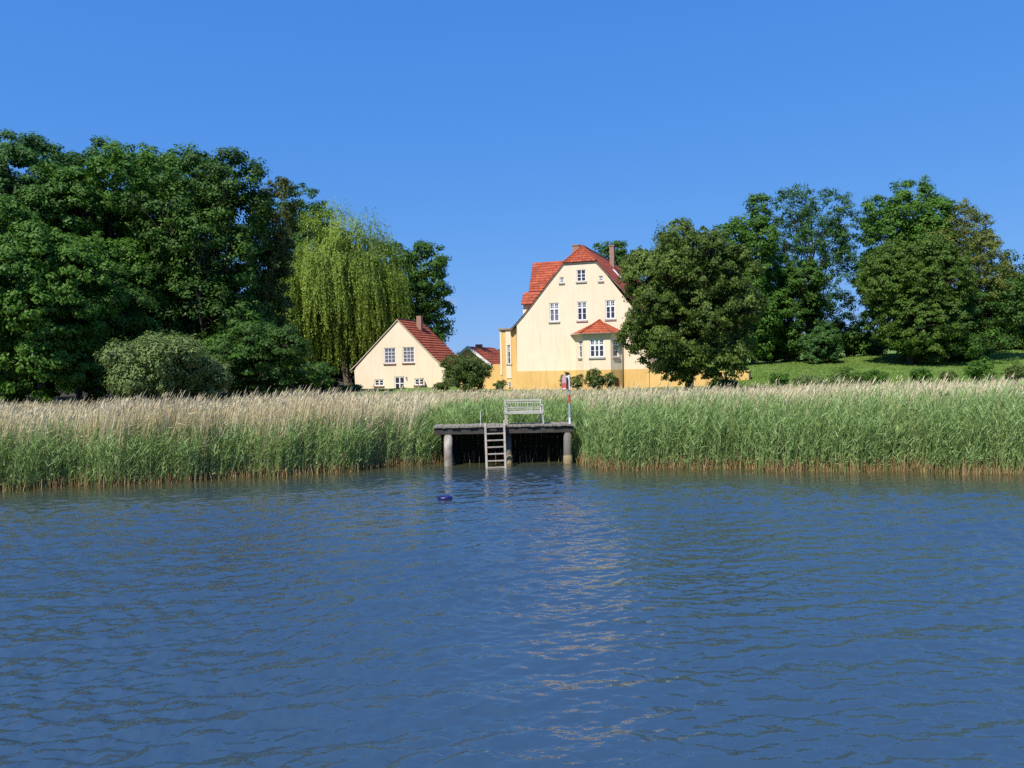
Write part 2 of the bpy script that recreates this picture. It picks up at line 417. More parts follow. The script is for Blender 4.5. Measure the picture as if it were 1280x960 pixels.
# ---------------------------------------------------------------- water
def build_water():
    m, n, b = new_mat('lagoon_water')
    setin(b, Base_Color=(0.032, 0.055, 0.074, 1), Roughness=0.02, IOR=2.4, Specular_IOR_Level=0.5)
    t = n.nodes.new('ShaderNodeTexCoord')
    def noise(sx, sy, sc, det, rot=12):
        mp = n.nodes.new('ShaderNodeMapping'); mp.inputs['Scale'].default_value = (sx, sy, 1); mp.inputs['Rotation'].default_value = (0, 0, R(rot))
        n.links.new(t.outputs['Object'], mp.inputs[0])
        z = n.nodes.new('ShaderNodeTexNoise'); z.inputs['Scale'].default_value = sc; z.inputs['Detail'].default_value = det
        n.links.new(mp.outputs[0], z.inputs['Vector']); return z
    n1 = noise(.75, 1.3, 13.0, 3, 14)
    bp = n.nodes.new('ShaderNodeBump'); bp.inputs['Strength'].default_value = 1.0; bp.inputs['Distance'].default_value = 0.009
    at_ = n.nodes.new('ShaderNodeAttribute'); at_.attribute_name = 'chop'
    mm = n.nodes.new('ShaderNodeMath'); mm.operation = 'MULTIPLY'
    n.links.new(n1.outputs['Fac'], mm.inputs[0]); n.links.new(at_.outputs['Fac'], mm.inputs[1])
    sh = n.nodes.new('ShaderNodeAttribute'); sh.attribute_name = 'shallow'
    wm_ = n.nodes.new('ShaderNodeMix'); wm_.data_type = 'RGBA'
    n.links.new(sh.outputs['Fac'], wm_.inputs['Factor']); wm_.inputs[6].default_value = (0.032, 0.055, 0.074, 1); wm_.inputs[7].default_value = (0.052, 0.056, 0.022, 1)
    n.links.new(wm_.outputs[2], b.inputs['Base Color'])
    n.links.new(mm.outputs[0], bp.inputs['Height']); n.links.new(bp.outputs[0], b.inputs['Normal'])
    y1 = [3.0]
    while y1[-1] < 31:
        y1.append(y1[-1] + 0.006 + y1[-1] * 0.0018)
    ys = np.concatenate([[-1500, -300, -60, -10, 0, 2, 2.6], y1, [32, 34, 40]])
    s_in = np.linspace(-1, 1, 1150)
    ss = np.concatenate([[-60, -12, -4, -2, -1.3, -1.08], s_in, [1.08, 1.3, 2, 4, 12, 60]])
    S, Y = np.meshgrid(ss, ys)
    X = S * (np.maximum(Y, 2.6) * .72 + 2.5)
    Z = np.zeros_like(X)
    g = np.random.default_rng(3)
    N = 120
    lamb = np.exp(g.uniform(np.log(.12), np.log(.6), N)); lamb[::6] = np.exp(g.uniform(np.log(.4), np.log(1.3), len(lamb[::6])))
    k = 2 * np.pi / lamb
    th = R(101) + g.normal(0, R(22), N) * (1.9 - .5 * np.clip(2 * np.pi / k, .1, 1.0) / .5)
    slope = 0.175 * math.sqrt(2 / N) * (.6 + .8 * g.random(N))
    for i in range(N):
        ph = k[i] * (X * math.cos(th[i]) + Y * math.sin(th[i])) + g.uniform(0, 6.28)
        lam = 2 * np.pi / k[i]
        w_ = np.sin(ph); w_ = w_ + .28 * np.sin(2 * ph + 1.6)
        Z += slope[i] / k[i] * w_ * smooth(lam / (3.0 * (0.006 + Y * .0018)) - .6)
    # gusts: calmer and livelier patches
    gust = .92 + .28 * np.sin(X * .31 + Y * .23 + 1) + .16 * np.sin(X * .7 - Y * .51 + 2) + .10 * np.sin(X * 1.1 + Y * 1.3)
    calm = .22 + .78 * smooth((shore(X) - Y - 0.8) / 5.5)
    amp = np.clip(gust, .45, 1.3) * calm
    fade = smooth((1.08 - np.abs(S)) / .06) * smooth((Y - 2.6) / .5) * smooth((32 - Y) / 1)
    chop = np.clip(amp, 0.06, 1.2)
    Z *= amp * fade
    v = np.stack([X, Y, Z], -1).reshape(-1, 3)
    nx, ny = len(ss), len(ys)
    i = (np.arange(ny - 1)[:, None] * nx + np.arange(nx - 1)[None]).ravel()
    f = np.stack([i, i + 1, i + 1 + nx, i + nx], 1)
    ob = np_mesh('water', v, f, m, smooth=True)
    a = ob.data.attributes.new('chop', 'FLOAT', 'POINT'); a.data.foreach_set('value', chop.ravel().astype(np.float32))
    a = ob.data.attributes.new('shallow', 'FLOAT', 'POINT'); a.data.foreach_set('value', (1 - smooth((shore(X) - Y + .2 * np.sin(X)) / 4.5)).ravel().astype(np.float32))
    tag(ob, kind='structure')
build_water()

# ---------------------------------------------------------------- walls with openings
def wall(mb, o, U, W, outline, holes, depth=.16, thick=.3):
    """flat wall in the plane (U, Z) through o; W points into the house. holes: (u0,u1,z0,z1)"""
    Z = Vector((0, 0, 1))
    P = lambda u, z, w=0: o + U * u + Z * z + W * w
    loops = [[P(u, z) for u, z in outline]] + [[P(a, c), P(b_, c), P(b_, d), P(a, d)] for a, b_, c, d in holes]
    tri = tessellate_polygon(loops)
    flat = [p for l in loops for p in l]
    mb.add(flat, [tuple(t) for t in tri], .5)
    m = len(outline)
    back = [P(u, z, thick) for u, z in outline]
    mb.add(loops[0] + back, [(i, (i + 1) % m, (i + 1) % m + m, i + m) for i in range(m)], .5)
    for a, b_, c, d in holes:
        q = [P(a, c), P(b_, c), P(b_, d), P(a, d), P(a, c, depth), P(b_, c, depth), P(b_, d, depth), P(a, d, depth)]
        mb.add(q, [(0, 1, 5, 4), (1, 2, 6, 5), (2, 3, 7, 6), (3, 0, 4, 7)], .5)

def window(parent, o, U, W, u0, u1, z0, z1, cols=2, rows=2, transom=None, sill='sill', depth=.10, name='window', fr=.07, glass='glass', muntin=.03, mull=.08, white='white', sillext=.08, toprows=2):
    """frame mesh = window part; pane and sill are its sub-parts. (u,z) span is the clear opening"""
    Z = Vector((0, 0, 1))
    f = MB()
    B = lambda a, b_, c, d, w0, w1: f.frame_box(o, U, W, Z, a, b_, w0, w1, c, d)
    w0, w1 = depth - .05, depth + .05
    e = .004
    B(u0 + e, u0 + fr, z0 + e, z1 - e, w0, w1); B(u1 - fr, u1 - e, z0 + e, z1 - e, w0, w1)
    B(u0 + fr, u1 - fr, z0 + e, z0 + fr, w0 + .002, w1); B(u0 + fr, u1 - fr, z1 - fr, z1 - e, w0 + .002, w1)
    iu0, iu1, iz0, iz1 = u0 + fr, u1 - fr, z0 + fr, z1 - fr
    zt = iz1
    if transom:
        zt = z0 + (z1 - z0) * transom
        B(iu0, iu1, zt - mull / 2, zt + mull / 2, w0 + .004, w1)
    for c in range(1, cols):
        u = iu0 + (iu1 - iu0) * c / cols
        B(u - mull / 2, u + mull / 2, iz0, iz1, w0 - .004, w1)
    for r in range(1, rows):
        z = iz0 + (zt - iz0) * r / rows
        B(iu0, iu1, z - muntin / 2, z + muntin / 2, w0 + .02, w1)
    if transom and toprows > 1:
        z = (zt + iz1) / 2
        B(iu0, iu1, z - muntin / 2, z + muntin / 2, w0 + .02, w1)
        for c in range(cols):
            u = iu0 + (iu1 - iu0) * (c + .5) / cols
            B(u - muntin / 2, u + muntin / 2, zt, iz1, w0 + .018, w1)
    ob = f.build(name, M[white], parent)
    p = MB(); p.frame_box(o, U, W, Z, u0 + .01, u1 - .01, depth + .02, depth + .035, z0 + .01, z1 - .01)
    p.build('pane', M[glass], ob)
    if sill:
        s_ = MB(); s_.frame_box(o, U, W, Z, u0 - sillext, u1 + sillext, -.09, depth - .055, z0 - .13, z0 - .003)
        s_.build('sill', M[sill], ob)
    return ob

def tiles(mb, el, er, rr, rl, course=.34, tile=.26, lift=.045, under=True):
    """tiled slope: eave left, eave right, ridge right, ridge left"""
    el, er, rr, rl = [Vector(p) for p in (el, er, rr, rl)]
    n = (er - el).cross((rl + rr) / 2 - (el + er) / 2).normalized()
    H = (((rl + rr) / 2) - (el + er) / 2).length
    nc = max(1, round(H / course))
    for i in range(nc):
        t0, t1 = i / nc, (i + 1) / nc
        a0, b0 = el.lerp(rl, t0), er.lerp(rr, t0)
        a1, b1 = el.lerp(rl, t1), er.lerp(rr, t1)
        nt_ = max(1, round(max((b0 - a0).length, (b1 - a1).length) / tile))
        for j in range(nt_):
            s0, s1 = j / nt_, (j + 1) / nt_
            p0, p1 = a0.lerp(b0, s0), a0.lerp(b0, s1); q0, q1 = a1.lerp(b1, s0), a1.lerp(b1, s1)
            pm, qm = (p0 + p1) / 2, (q0 + q1) / 2
            L = n * (lift + random.uniform(-.006, .006)); dz = n * .035
            vs = [p0 + L, pm + L + dz, p1 + L, q1 + n * .005, qm + dz, q0 + n * .005, p0, p1]
            mb.add(vs, [(0, 1, 4, 5), (1, 2, 3, 4), (6, 7, 2, 1, 0)])
    return n

# ================================================================ MAIN HOUSE
GROUP_H = None
A = R(20)
U = Vector((math.cos(A), -math.sin(A), 0)); W = Vector((math.sin(A), math.cos(A), 0)); ZV = Vector((0, 0, 1))
O = at(728, 484, 65.0); O.z = gz(O.x, O.y) - .1
def fac(px, py, w=0.0):
    p = hit(px, py, O + W * w, W) - O
    return p.dot(U), p.z
house = empty('main_house', O, 'large cream manor house with orange plinth, half-hipped red tiled gable and bay window', 'house')
def PW(u, w, z): return O + U * u + W * w + ZV * z

ztop = (fac(706, 327.8)[1] + fac(743.8, 326.9)[1]) / 2
uTL, uTR = fac(706, 327.6)[0], fac(744.2, 326.9)[0]
uA, zA = fac(728, 308, 1.6)
zplinth = (fac(660, 464)[1] + fac(760, 462)[1]) / 2
prof_left = [fac(685.6, 354.6), fac(664.5, 382.5), fac(655, 394.5), fac(646, 405), fac(637, 414.5)]
uWL = fac(646, 440)[0]
right1 = fac(778.5, 362.5)
sl = (right1[1] - ztop) / (right1[0] - uTR)
uRE = uTR + (fac(640, 414)[1] + .2 - ztop) / sl
zRE = fac(640, 414)[1] + .2
right_pts = [(uTR, ztop), (uRE - .1, zRE + .1)]
# facade outline, anticlockwise; left edge cut at the side porch
zl_wl = np.interp(uWL, [p[0] for p in prof_left[::-1]], [p[1] for p in prof_left[::-1]])
out = [(uWL, zplinth)] + [(prof_left[4][0] + .03, prof_left[4][1] - .55), ] 
out = [(uWL, zplinth), (uRE - .55, zplinth), (uRE - .5, zRE - .35), (uTR, ztop), (uTL, ztop)] + prof_left[:4]
def opening(x0, x1, y0, y1, w=0):
    cx, cy = (x0 + x1) / 2, (y0 + y1) / 2
    u0, u1 = fac(x0, cy, w)[0], fac(x1, cy, w)[0]
    return (u0, u1, fac(cx, y1, w)[1], fac(cx, y0, w)[1])
W_att = opening(720.8, 732.2, 337.2, 351.8)
W_al = opening(699.6, 704.8, 346.6, 353.4)
W_ar = opening(748.6, 753.8, 344.8, 351.2)
W_1l = opening(686.8, 698.8, 378.6, 402.0)
W_1m = opening(721.4, 733.6, 377.0, 400.4)
W_1r = opening(756.9, 769.0, 375.2, 398.6)
# bay footprint
bu0, bu1 = fac(719.5, 440)[0], fac(777.0, 440)[0]
uf0, uf1 = fac(729.5, 440, -1.2)[0], fac(763.2, 440, -1.2)[0]
BD = -1.2
zbe = fac(747, 416.2, BD)[1]
wallm = MB()
wall(wallm, O, U, W, out, [W_att, W_al, W_ar, W_1l, W_1m, W_1r])
# right side wall (long side) and rear
DEP = 24.0
wallm.add([PW(uRE - .5, 0, zplinth), PW(uRE - .5, DEP, zplinth), PW(uRE - .5, DEP, zRE - .3), PW(uRE - .5, 0, zRE - .3)], [(0, 1, 2, 3)], .5)
wallm.add([PW(u, DEP, z) for u, z in [(uWL, zplinth), (uRE - .5, zplinth), (uRE - .5, zRE - .3), (uTR, ztop), (uTL, ztop), (uWL, zl_wl)]], [(0, 1, 2, 3, 4, 5)], .5)
wallm.add([PW(uWL, 0, zplinth), PW(uWL, DEP, zplinth), PW(uWL, DEP, zl_wl), PW(uWL, 0, zl_wl)], [(0, 1, 2, 3)], .5)
wallm.build('wall', M['cream'], house)
pl = MB()
pl.frame_box(O, U, W, ZV, uWL - .02, uRE - .47, -.03, DEP, -1.2, zplinth - .004)
pl.build('plinth', M['orange'], house)
for w_, kw in ((W_att, dict(cols=2, rows=3, muntin=.04)), (W_al, dict(cols=2, rows=2, mull=.05, muntin=.04, fr=.06)), (W_ar, dict(cols=2, rows=2, mull=.05, muntin=.04, fr=.06)),
               (W_1l, dict(cols=2, rows=2, transom=.68, fr=.09, mull=.11, glass='pale_glass')), (W_1m, dict(cols=2, rows=2, transom=.68, fr=.09, mull=.11)), (W_1r, dict(cols=2, rows=2, transom=.68, fr=.09, mull=.11))):
    window(house, O, U, W, *w_, **kw)
# roof ------------------------------------------------------------
OV = .07
rf = MB()
Rg0 = PW(uA, 1.6, zA); Rg1 = PW(uA, DEP - 1.6, zA)
k = lambda p, w: PW(p[0], w, p[1])
# right slope lower (eave to top-of-gable level) and upper
tiles(rf, PW(uRE, -OV, zRE), PW(uRE, DEP + OV, zRE), PW(uTR, DEP + OV, ztop + .06), PW(uTR, -OV, ztop + .06))
tiles(rf, PW(uTR, -OV, ztop + .06), PW(uTR, DEP + OV, ztop + .06), Rg1, Rg0)
# left slope: steps down the bell-cast profile
pls = [(uTL, ztop + .06)] + [(p[0] - .03, p[1] + .07) for p in prof_left]
for a_, b_ in zip(pls[:-1], pls[1:]):
    tiles(rf, PW(b_[0], DEP + OV, b_[1]), PW(b_[0], -OV, b_[1]), PW(a_[0], -OV, a_[1]), PW(a_[0], DEP + OV, a_[1]))
tiles(rf, PW(uTL, DEP + OV, ztop + .06), PW(uTL, -OV, ztop + .06), Rg0, Rg1)
# half hips front and rear
tiles(rf, PW(uTL - .12, -OV - .08, ztop - .02), PW(uTR + .12, -OV - .08, ztop - .02), Rg0 + U * .04, Rg0 - U * .04)
tiles(rf, PW(uTR, DEP + OV, ztop), PW(uTL, DEP + OV, ztop), Rg1, Rg1)
roof = rf.build('roof', M['roof'], house)
rc = MB()
rc.tube([Rg0 + ZV * .05, Rg1 + ZV * .05], .11, 8)
rc.tube([Rg0 + ZV * .05, PW(uTL - .1, -OV - .05, ztop + .06)], .09, 8)
rc.tube([Rg0 + ZV * .05, PW(uTR + .1, -OV - .05, ztop + .06)], .09, 8)
rc.build('ridge_tiles', M['roof'], roof, smooth=True)
# verge boards along the gable
vb = MB()
vp = [(uTL, ztop)] + prof_left
for a_, b_ in zip(vp[:-1], vp[1:]):
    pa, pb = PW(a_[0], -OV, a_[1] + .05), PW(b_[0], -OV, b_[1] + .05)
    dn = (pb - pa).normalized().cross(W).normalized()
    if dn.z > 0: dn = -dn
    vb.add([pa, pb, pb + dn * .06, pa + dn * .06, pa + W * OV * .9, pb + W * OV * .9, pb + dn * .06 + W * OV * .9, pa + dn * .06 + W * OV * .9],
           [(0, 1, 2, 3), (3, 2, 6, 7), (0, 4, 5, 1)])
for a_, b_ in (((uTR, ztop), (uRE, zRE)), ((uTL - .1, ztop - .03), (uTR + .1, ztop - .03))):
    pa, pb = PW(a_[0], -OV - .03, a_[1] + .03), PW(b_[0], -OV - .03, b_[1] + .03)
    dn = -ZV
    vb.add([pa, pb, pb + dn * .12, pa + dn * .12, pa + W * OV, pb + W * OV, pb + dn * .12 + W * OV, pa + dn * .12 + W * OV],
           [(0, 1, 2, 3), (3, 2, 6, 7), (0, 4, 5, 1)])
vb.build('verge_board', M['verge'], house)
# cross wing on the far-left side
def fw(px, py, w): return fac(px, py, w)
wc = 9.0; wf = 5.4
r0 = fac(666.4, 328.6, wc); zR = r0[1]
b0 = fac(661.2, 364.8, wf + .9)
s0 = fac(654.6, 365.8, wf + .8); s1 = fac(651.6, 380.5, wf)
cw = MB()
zmid = b0[1]
uin = uTL + 1.2
tiles(cw, PW(b0[0], wf + .9, zmid), PW(uin, wf + .9, zmid), PW(uin, wc, zR), PW(r0[0], wc, zR))
tiles(cw, PW(b0[0], 2 * wc - wf, zmid), PW(b0[0], wf + .9, zmid), PW(r0[0], wc, zR), PW(r0[0], wc, zR))
tiles(cw, PW(uin, 2 * wc - wf, zmid), PW(b0[0], 2 * wc - wf, zmid), PW(r0[0], wc, zR), PW(uin, wc, zR))
# skirt
tiles(cw, PW(s1[0], wf, s1[1]), PW(uin, wf, s1[1]), PW(uin, wf + .8, s0[1]), PW(s0[0], wf + .8, s0[1]))
tiles(cw, PW(s1[0], 2 * wc - wf, s1[1]), PW(s1[0], wf, s1[1]), PW(s0[0], wf + .8, s0[1]), PW(s0[0], 2 * wc - wf, s0[1]))
cw.add([PW(s0[0], wf + .8, s0[1]), PW(uin, wf + .8, s0[1]), PW(uin, 2 * wc - wf, s0[1]), PW(s0[0], 2 * wc - wf, s0[1])], [(0, 1, 2, 3)])
cw.build('side_wing_roof', M['roof'], house)
swu = fac(653.6, 386, wf + .35)[0]
sw = MB(); sw.frame_box(O, U, W, ZV, swu, uin, wf + .35, 2 * wc - wf - .35, zplinth - 1, s1[1] + .02)
sw.build('side_wing_wall', M['cream'], house)
# chimneys
def chim(px0, px1, ytop_, u, w, zb, name='chimney'):
    t = fac(px0, ytop_, w); u0, u1 = fac(px0, ytop_ + 8, w)[0], fac(px1, ytop_ + 8, w)[0]
    c = MB(); c.frame_box(O, U, W, ZV, u0, u1, w, w + .45, zb, t[1])
    c.frame_box(O, U, W, ZV, u0 - .05, u1 + .05, w - .05, w + .50, t[1], t[1] + .12)
    return c.build(name, M['brick'], roof)
nR = (PW(uRE, 10, zRE) - PW(uTR, 0, ztop)).cross(PW(uRE, 0, zRE) - PW(uTR, 0, ztop)).normalized()
nU = (Rg0 - PW(uTR, 0, ztop)).cross(W).normalized()
hp = hit(765, 333, PW(uTR, 0, ztop), nR) - O
chim(761.8, 767.2, 308, 0, hp.dot(W) - .3, hp.z - .6)
chim(715.5, 724, 307.5, 0, 6.5, ztop)
# roof windows on the right slope
for (qa, qb) in (((765.5, 338.5), (775.5, 350.5)), ((777.5, 343), (787.5, 353.5))):
    p1 = hit(*qa, PW(uTR, 0, ztop), nR); p2 = hit(*qb, PW(uTR, 0, ztop), nR)
    dn = (PW(uRE, 0, zRE) - PW(uTR, 0, ztop)).normalized()
    L = abs((p2 - p1).dot(dn)); wd = .95
    nn = dn.cross(W).normalized(); nn = nn if nn.z > 0 else -nn
    s_ = MB(); s_.frame_box(p1, dn, W, nn, -.1, L + .1, -.05, wd + .05, .03, .16)
    fr_ = s_.build('roof_window', M['sill'], house)
    g_ = MB(); g_.frame_box(p1, dn, W, nn, 0, L, .04, wd - .04, .14, .17)
    g_.build('pane', M['glass'], fr_)
    h_ = MB(); h_.frame_box(p1, dn, W, nn, 0, L, -.14, -.052, .10, .2); h_.build('blind_rail', M['white'], fr_)
# bay window ------------------------------------------------------
Zbay = zbe - .02
bm_ = MB()
P0, P1, P2, P3 = PW(bu0, 0, 0), PW(uf0, BD, 0), PW(uf1, BD, 0), PW(bu1, 0, 0)
def bay_face(mb, pa, pb, hole, z0, z1):
    d = (pb - pa); Lw = d.length; d.normalize(); inn = Vector((-d.y, d.x, 0))
    wall(mb, pa, d, inn, [(0, z0), (Lw, z0), (Lw, z1), (0, z1)], [hole] if hole else [], .1, .12)
    return d, inn, Lw
h_main = opening(737.0, 755.4, 424.2, 446.6, BD)
hz0, hz1 = h_main[2], h_main[3]
dl = (P1 - P0).length; dr = (P3 - P2).length
hl = (dl * .40, dl * .80, hz0, hz1); hr = (dr * .22, dr * .74, hz0, hz1)
f_left = bay_face(bm_, P0, P1, hl, zplinth, Zbay)
hm = (h_main[0] - uf0, h_main[1] - uf0, hz0, hz1)
f_mid = bay_face(bm_, P1, P2, hm, zplinth, Zbay)
f_right = bay_face(bm_, P2, P3, hr, zplinth, Zbay)
bm_.build('bay_wall', M['cream'], house)
bp_ = MB()
e_ = .03
Q = [PW(bu0 - e_, 0, 0), PW(uf0 - .01, BD - e_, 0), PW(uf1 + .01, BD - e_, 0), PW(bu1 + e_, 0, 0)]
bp_.poly_prism([q + ZV * (zplinth - .004) for q in Q], -ZV * (zplinth + 1))
bp_.build('bay_plinth', M['orange'], house)
window(house, P1, f_mid[0], f_mid[1], *hm, cols=3, rows=2, transom=.68, fr=.10, mull=.13, depth=.08)
window(house, P0, f_left[0], f_left[1], *hl, cols=1, rows=2, transom=.68, fr=.09, depth=.08, mull=.07)
window(house, P2, f_right[0], f_right[1], *hr, cols=1, rows=2, transom=.68, fr=.09, depth=.08, mull=.07)
apx = fac(747, 400.6, -.05)
bt = MB()
ov = .34
ze = zbe + .0
E = [PW(bu0 - ov * 1.1, .0, ze - .02), PW(uf0 - ov * .6, BD - ov, ze - .04), PW(uf1 + ov * .6, BD - ov, ze - .04), PW(bu1 + ov * 1.1, .0, ze - .02)]
AP = PW((uf0 + uf1) / 2, -.02, apx[1])
for a_, b_ in zip(E[:-1], E[1:]):
    tiles(bt, a_, b_, AP, AP, .3, .24, .03)
broof = bt.build('bay_roof', M['roof'], house)
hp_ = MB()
for e2 in E[1:3]: hp_.tube([e2 + ZV * .07, AP + ZV * .07], .07, 6)
hp_.build('hip_tiles', M['roof'], broof, smooth=True)
gt = MB()
for a_, b_ in zip(E[:-1], E[1:]): gt.tube([a_ - ZV * .02, b_ - ZV * .02], .065, 8)
gt.build('gutter', M['zinc'], house, smooth=True)
so = MB()
so.poly_prism([e2 - ZV * .03 for e2 in E], -ZV * .03)
so.build('soffit', M['cream'], house)
co = MB()
oo = .14
co.poly_prism([p + ZV * (ze - .062) for p in (PW(bu0 - oo * 1.2, 0, 0), PW(uf0 - oo * .5, BD - oo, 0), PW(uf1 + oo * .5, BD - oo, 0), PW(bu1 + oo * 1.2, 0, 0))], -ZV * .28)
co.build('cornice', M['cream'], house)
dp = MB(); xdp = bu1 - .02
dp.tube([E[3] - ZV * .05 + U * -.02 + W * -.15, PW(xdp + .12, -.12, ze - .5), PW(xdp + .12, -.12, 0)], .055, 8)
dp.build('downpipe', M['zinc'], house, smooth=True)
# basement windows (white frames set on the plinth)
Op = O + W * -.03
for (x0, x1, y0, y1, w_) in ((744.5, 751, 472.5, 479.5, BD), (724, 728.6, 472, 480, BD * .5), (690, 690.1, 0, 0, None)):
    if w_ is None: continue
    u0, u1, z0, z1 = opening(x0, x1, y0, y1, w_)
    if w_ == BD:
        window(house, O + W * (BD - e_ - .05), U, W, u0, u1, z0, z1, cols=2, rows=1, sill=None, depth=.0, fr=.08)
d_, i_, L_ = f_right
ob_ = MB(); ob_.frame_box(P2 - i_ * .06, d_, i_, ZV, dr * .28, dr * .62, -.02, .02, fac(770, 483, BD * .5)[1], fac(770, 472.5, BD * .5)[1]); ob_.build('cellar_door', M['signdark'], house)
# side porch (flat roofed, left of the facade)
po = MB()
wp = .35
pu0, pu1 = fac(625.6, 440, wp)[0], uWL
zpt = fac(634, 412.3, wp)[1]
sp0, sp1 = fac(632.6, 440, wp)[0], fac(639.2, 440, wp)[0]
hole = opening(634.6, 638.0, 431.5, 454.8, wp)
Ow = O + W * wp
wall(po, Ow, U, W, [(pu0, -1), (pu1 + .3, -1), (pu1 + .3, zpt), (pu0, zpt)], [hole], .12, .3)
po.add([PW(pu0, wp, -1), PW(pu0, wp + 4, -1), PW(pu0, wp + 4, zpt), PW(pu0, wp, zpt)], [(0, 1, 2, 3)], .5)
po.build('porch_wall', M['orange'], house)
ps = MB(); ps.frame_box(Ow, U, W, ZV, sp0, hole[0] - .01, -.05, .0, zplinth - .6, zpt - .02)
ps.frame_box(Ow, U, W, ZV, hole[1] + .01, sp1, -.05, .0, zplinth - .6, zpt - .02)
ps.frame_box(Ow, U, W, ZV, hole[0] - .01, hole[1] + .01, -.048, .0, hole[3] + .01, zpt - .02)
ps.frame_box(Ow, U, W, ZV, hole[0] - .01, hole[1] + .01, -.048, .0, zplinth - .6, hole[2] - .14)
ps.frame_box(Ow, U, W, ZV, pu0 - .02, pu0 + .14, -.05, .0, zplinth - .3, zpt - .02)
ps.build('pilaster', M['cream'], house)
window(house, Ow, U, W, *hole, cols=1, rows=2, transom=.68, fr=.05, depth=.07, mull=.05, sillext=.12)
pr = MB(); pr.frame_box(Ow, U, W, ZV, pu0 - .15, pu1 + .35, -.18, 4.1, zpt, zpt + .14)
pr.build('porch_roof', M['zinc'], house)
cb = opening(635.8, 638.4, 476.5, 484, wp)
window(house, Ow - W * .06, U, W, *cb, cols=1, rows=2, sill=None, depth=0, fr=.05, name='cellar_window')

# garden walls either side of the house
gw = MB()
gl = fac(626, 456, 1.2); gl2 = fac(600, 456, 1.2)
zg0 = fac(612, 459, 1.2)[1]
n_ = 14
tops = []
for i in range(n_ + 1):
    t = i / n_; u = gl2[0] * (1 - t) + gl[0] * t
    tops.append((u, zg0 - .9 + 1.15 * smooth(t * 1.5) ))
front = [PW(gl2[0] - 2, 1.2, -1), PW(gl[0], 1.2, -1)] + [PW(u, 1.2, z) for u, z in tops[::-1]] + [PW(gl2[0] - 2, 1.2, tops[0][1])]
gw.poly_prism(front, W * .3)
gwo = gw.build('garden_wall', M['orange'], None)
tag(gwo, 'low orange garden wall with rising curved top, left of the cream manor house', 'wall')
gw = MB()
TW = 10.0
rb = fac(936, 470, TW)
zt2 = fac(920, 464.5, TW)[1]
gw.frame_box(O, U, W, ZV, uRE - .45, rb[0], TW, TW + 4, -1.5, zt2)
gw.frame_box(O, U, W, ZV, uRE - .45, rb[0] + .06, TW - .06, TW + 4.06, zt2, zt2 + .07)
gw.frame_box(O, U, W, ZV, uRE - .44, fac(892, 470)[0], .02, 4.0, -1.5, zplinth - .25)
gwo = gw.build('terrace_wall', M['orange'], None)
tag(gwo, 'orange terrace wall running right from the manor house behind the round tree', 'wall')

# ================================================================ SMALL HOUSE
A2 = R(21)
U2 = Vector((math.cos(A2), -math.sin(A2), 0)); W2 = Vector((math.sin(A2), math.cos(A2), 0))
O2 = at(500, 490, 75); O2.z = gz(O2.x, O2.y) - .1
def fc2(px, py, w=0.0):
    p = hit(px, py, O2 + W2 * w, W2) - O2
    return p.dot(U2), p.z
def P2w(u, w, z): return O2 + U2 * u + W2 * w + ZV * z
def op2(x0, x1, y0, y1):
    cx, cy = (x0 + x1) / 2, (y0 + y1) / 2
    return (fc2(x0, cy)[0], fc2(x1, cy)[0], fc2(cx, y1)[1], fc2(cx, y0)[1])
cot = empty('small_house', O2, 'small cream gabled house with brick-red tiled roof, in front of the weeping willow', 'house')
pk = fc2(497.3, 400.5)
L = [fc2(456.5, 445.5), fc2(447, 456), fc2(438.8, 463.8)]
Rr = [fc2(539.5, 445), fc2(549, 454.2), fc2(560, 459.6)]
wl, wr = fc2(443.6, 475)[0], fc2(556.2, 475)[0]
o2 = [(wl + .1, -.8), (wr, -.8), (wr + .05, Rr[2][1] - .1), Rr[1], Rr[0], pk, L[0], L[1], (wl - .05, L[2][1] + .02)]
holes2 = [op2(480, 494.6, 434.8, 454.4), op2(503.2, 518, 433.8, 453.4), op2(468, 479.6, 474.4, 482.4), op2(518, 530, 473.2, 481.4), op2(493.2, 505.8, 470.8, 494)]
holes2[4] = (holes2[4][0], holes2[4][1], -.1, holes2[4][3])
wm = MB(); wall(wm, O2, U2, W2, o2, holes2, .14, .25)
D2 = 6.2
wm.add([P2w(wr, 0, -.8), P2w(wr, 5.6, -.8), P2w(wr, 5.6, Rr[2][1]), P2w(wr, 0, Rr[2][1])], [(0, 1, 2, 3)], .5)
wm.add([P2w(wl, D2, -.8), P2w(wl, 0, -.8), P2w(wl, 0, L[2][1]), P2w(wl, D2, L[2][1])], [(0, 1, 2, 3)], .5)
wm.add([P2w(u * .96, 4.8, z - .25) for u, z in o2], [tuple(range(len(o2)))], .5)
wm.build('wall', M['cream'], cot)
for h in holes2[:2]: window(cot, O2, U2, W2, *h, cols=3, rows=4, fr=.09, mull=.045, muntin=.045, glass='pale_glass', sill='brownsill', sillext=.05)
for h in holes2[2:4]: window(cot, O2, U2, W2, *h, cols=2, rows=2, fr=.10, mull=.12, muntin=.05, sill='brownsill', sillext=.08)
window(cot, O2, U2, W2, *holes2[4], cols=2, rows=2, fr=.10, mull=.12, muntin=.08, sill=None, name='glazed_door')
r2 = MB()
ridgeL = 5.0
rp = [(pk[0], pk[1] + .08)]
lp = rp + [(p[0] - .05, p[1] + .08) for p in L]
rrp = rp + [(p[0] + .03, p[1] + .08) for p in Rr]
def dd(i): return [ridgeL, 5.6, 6.0, 6.2][i]
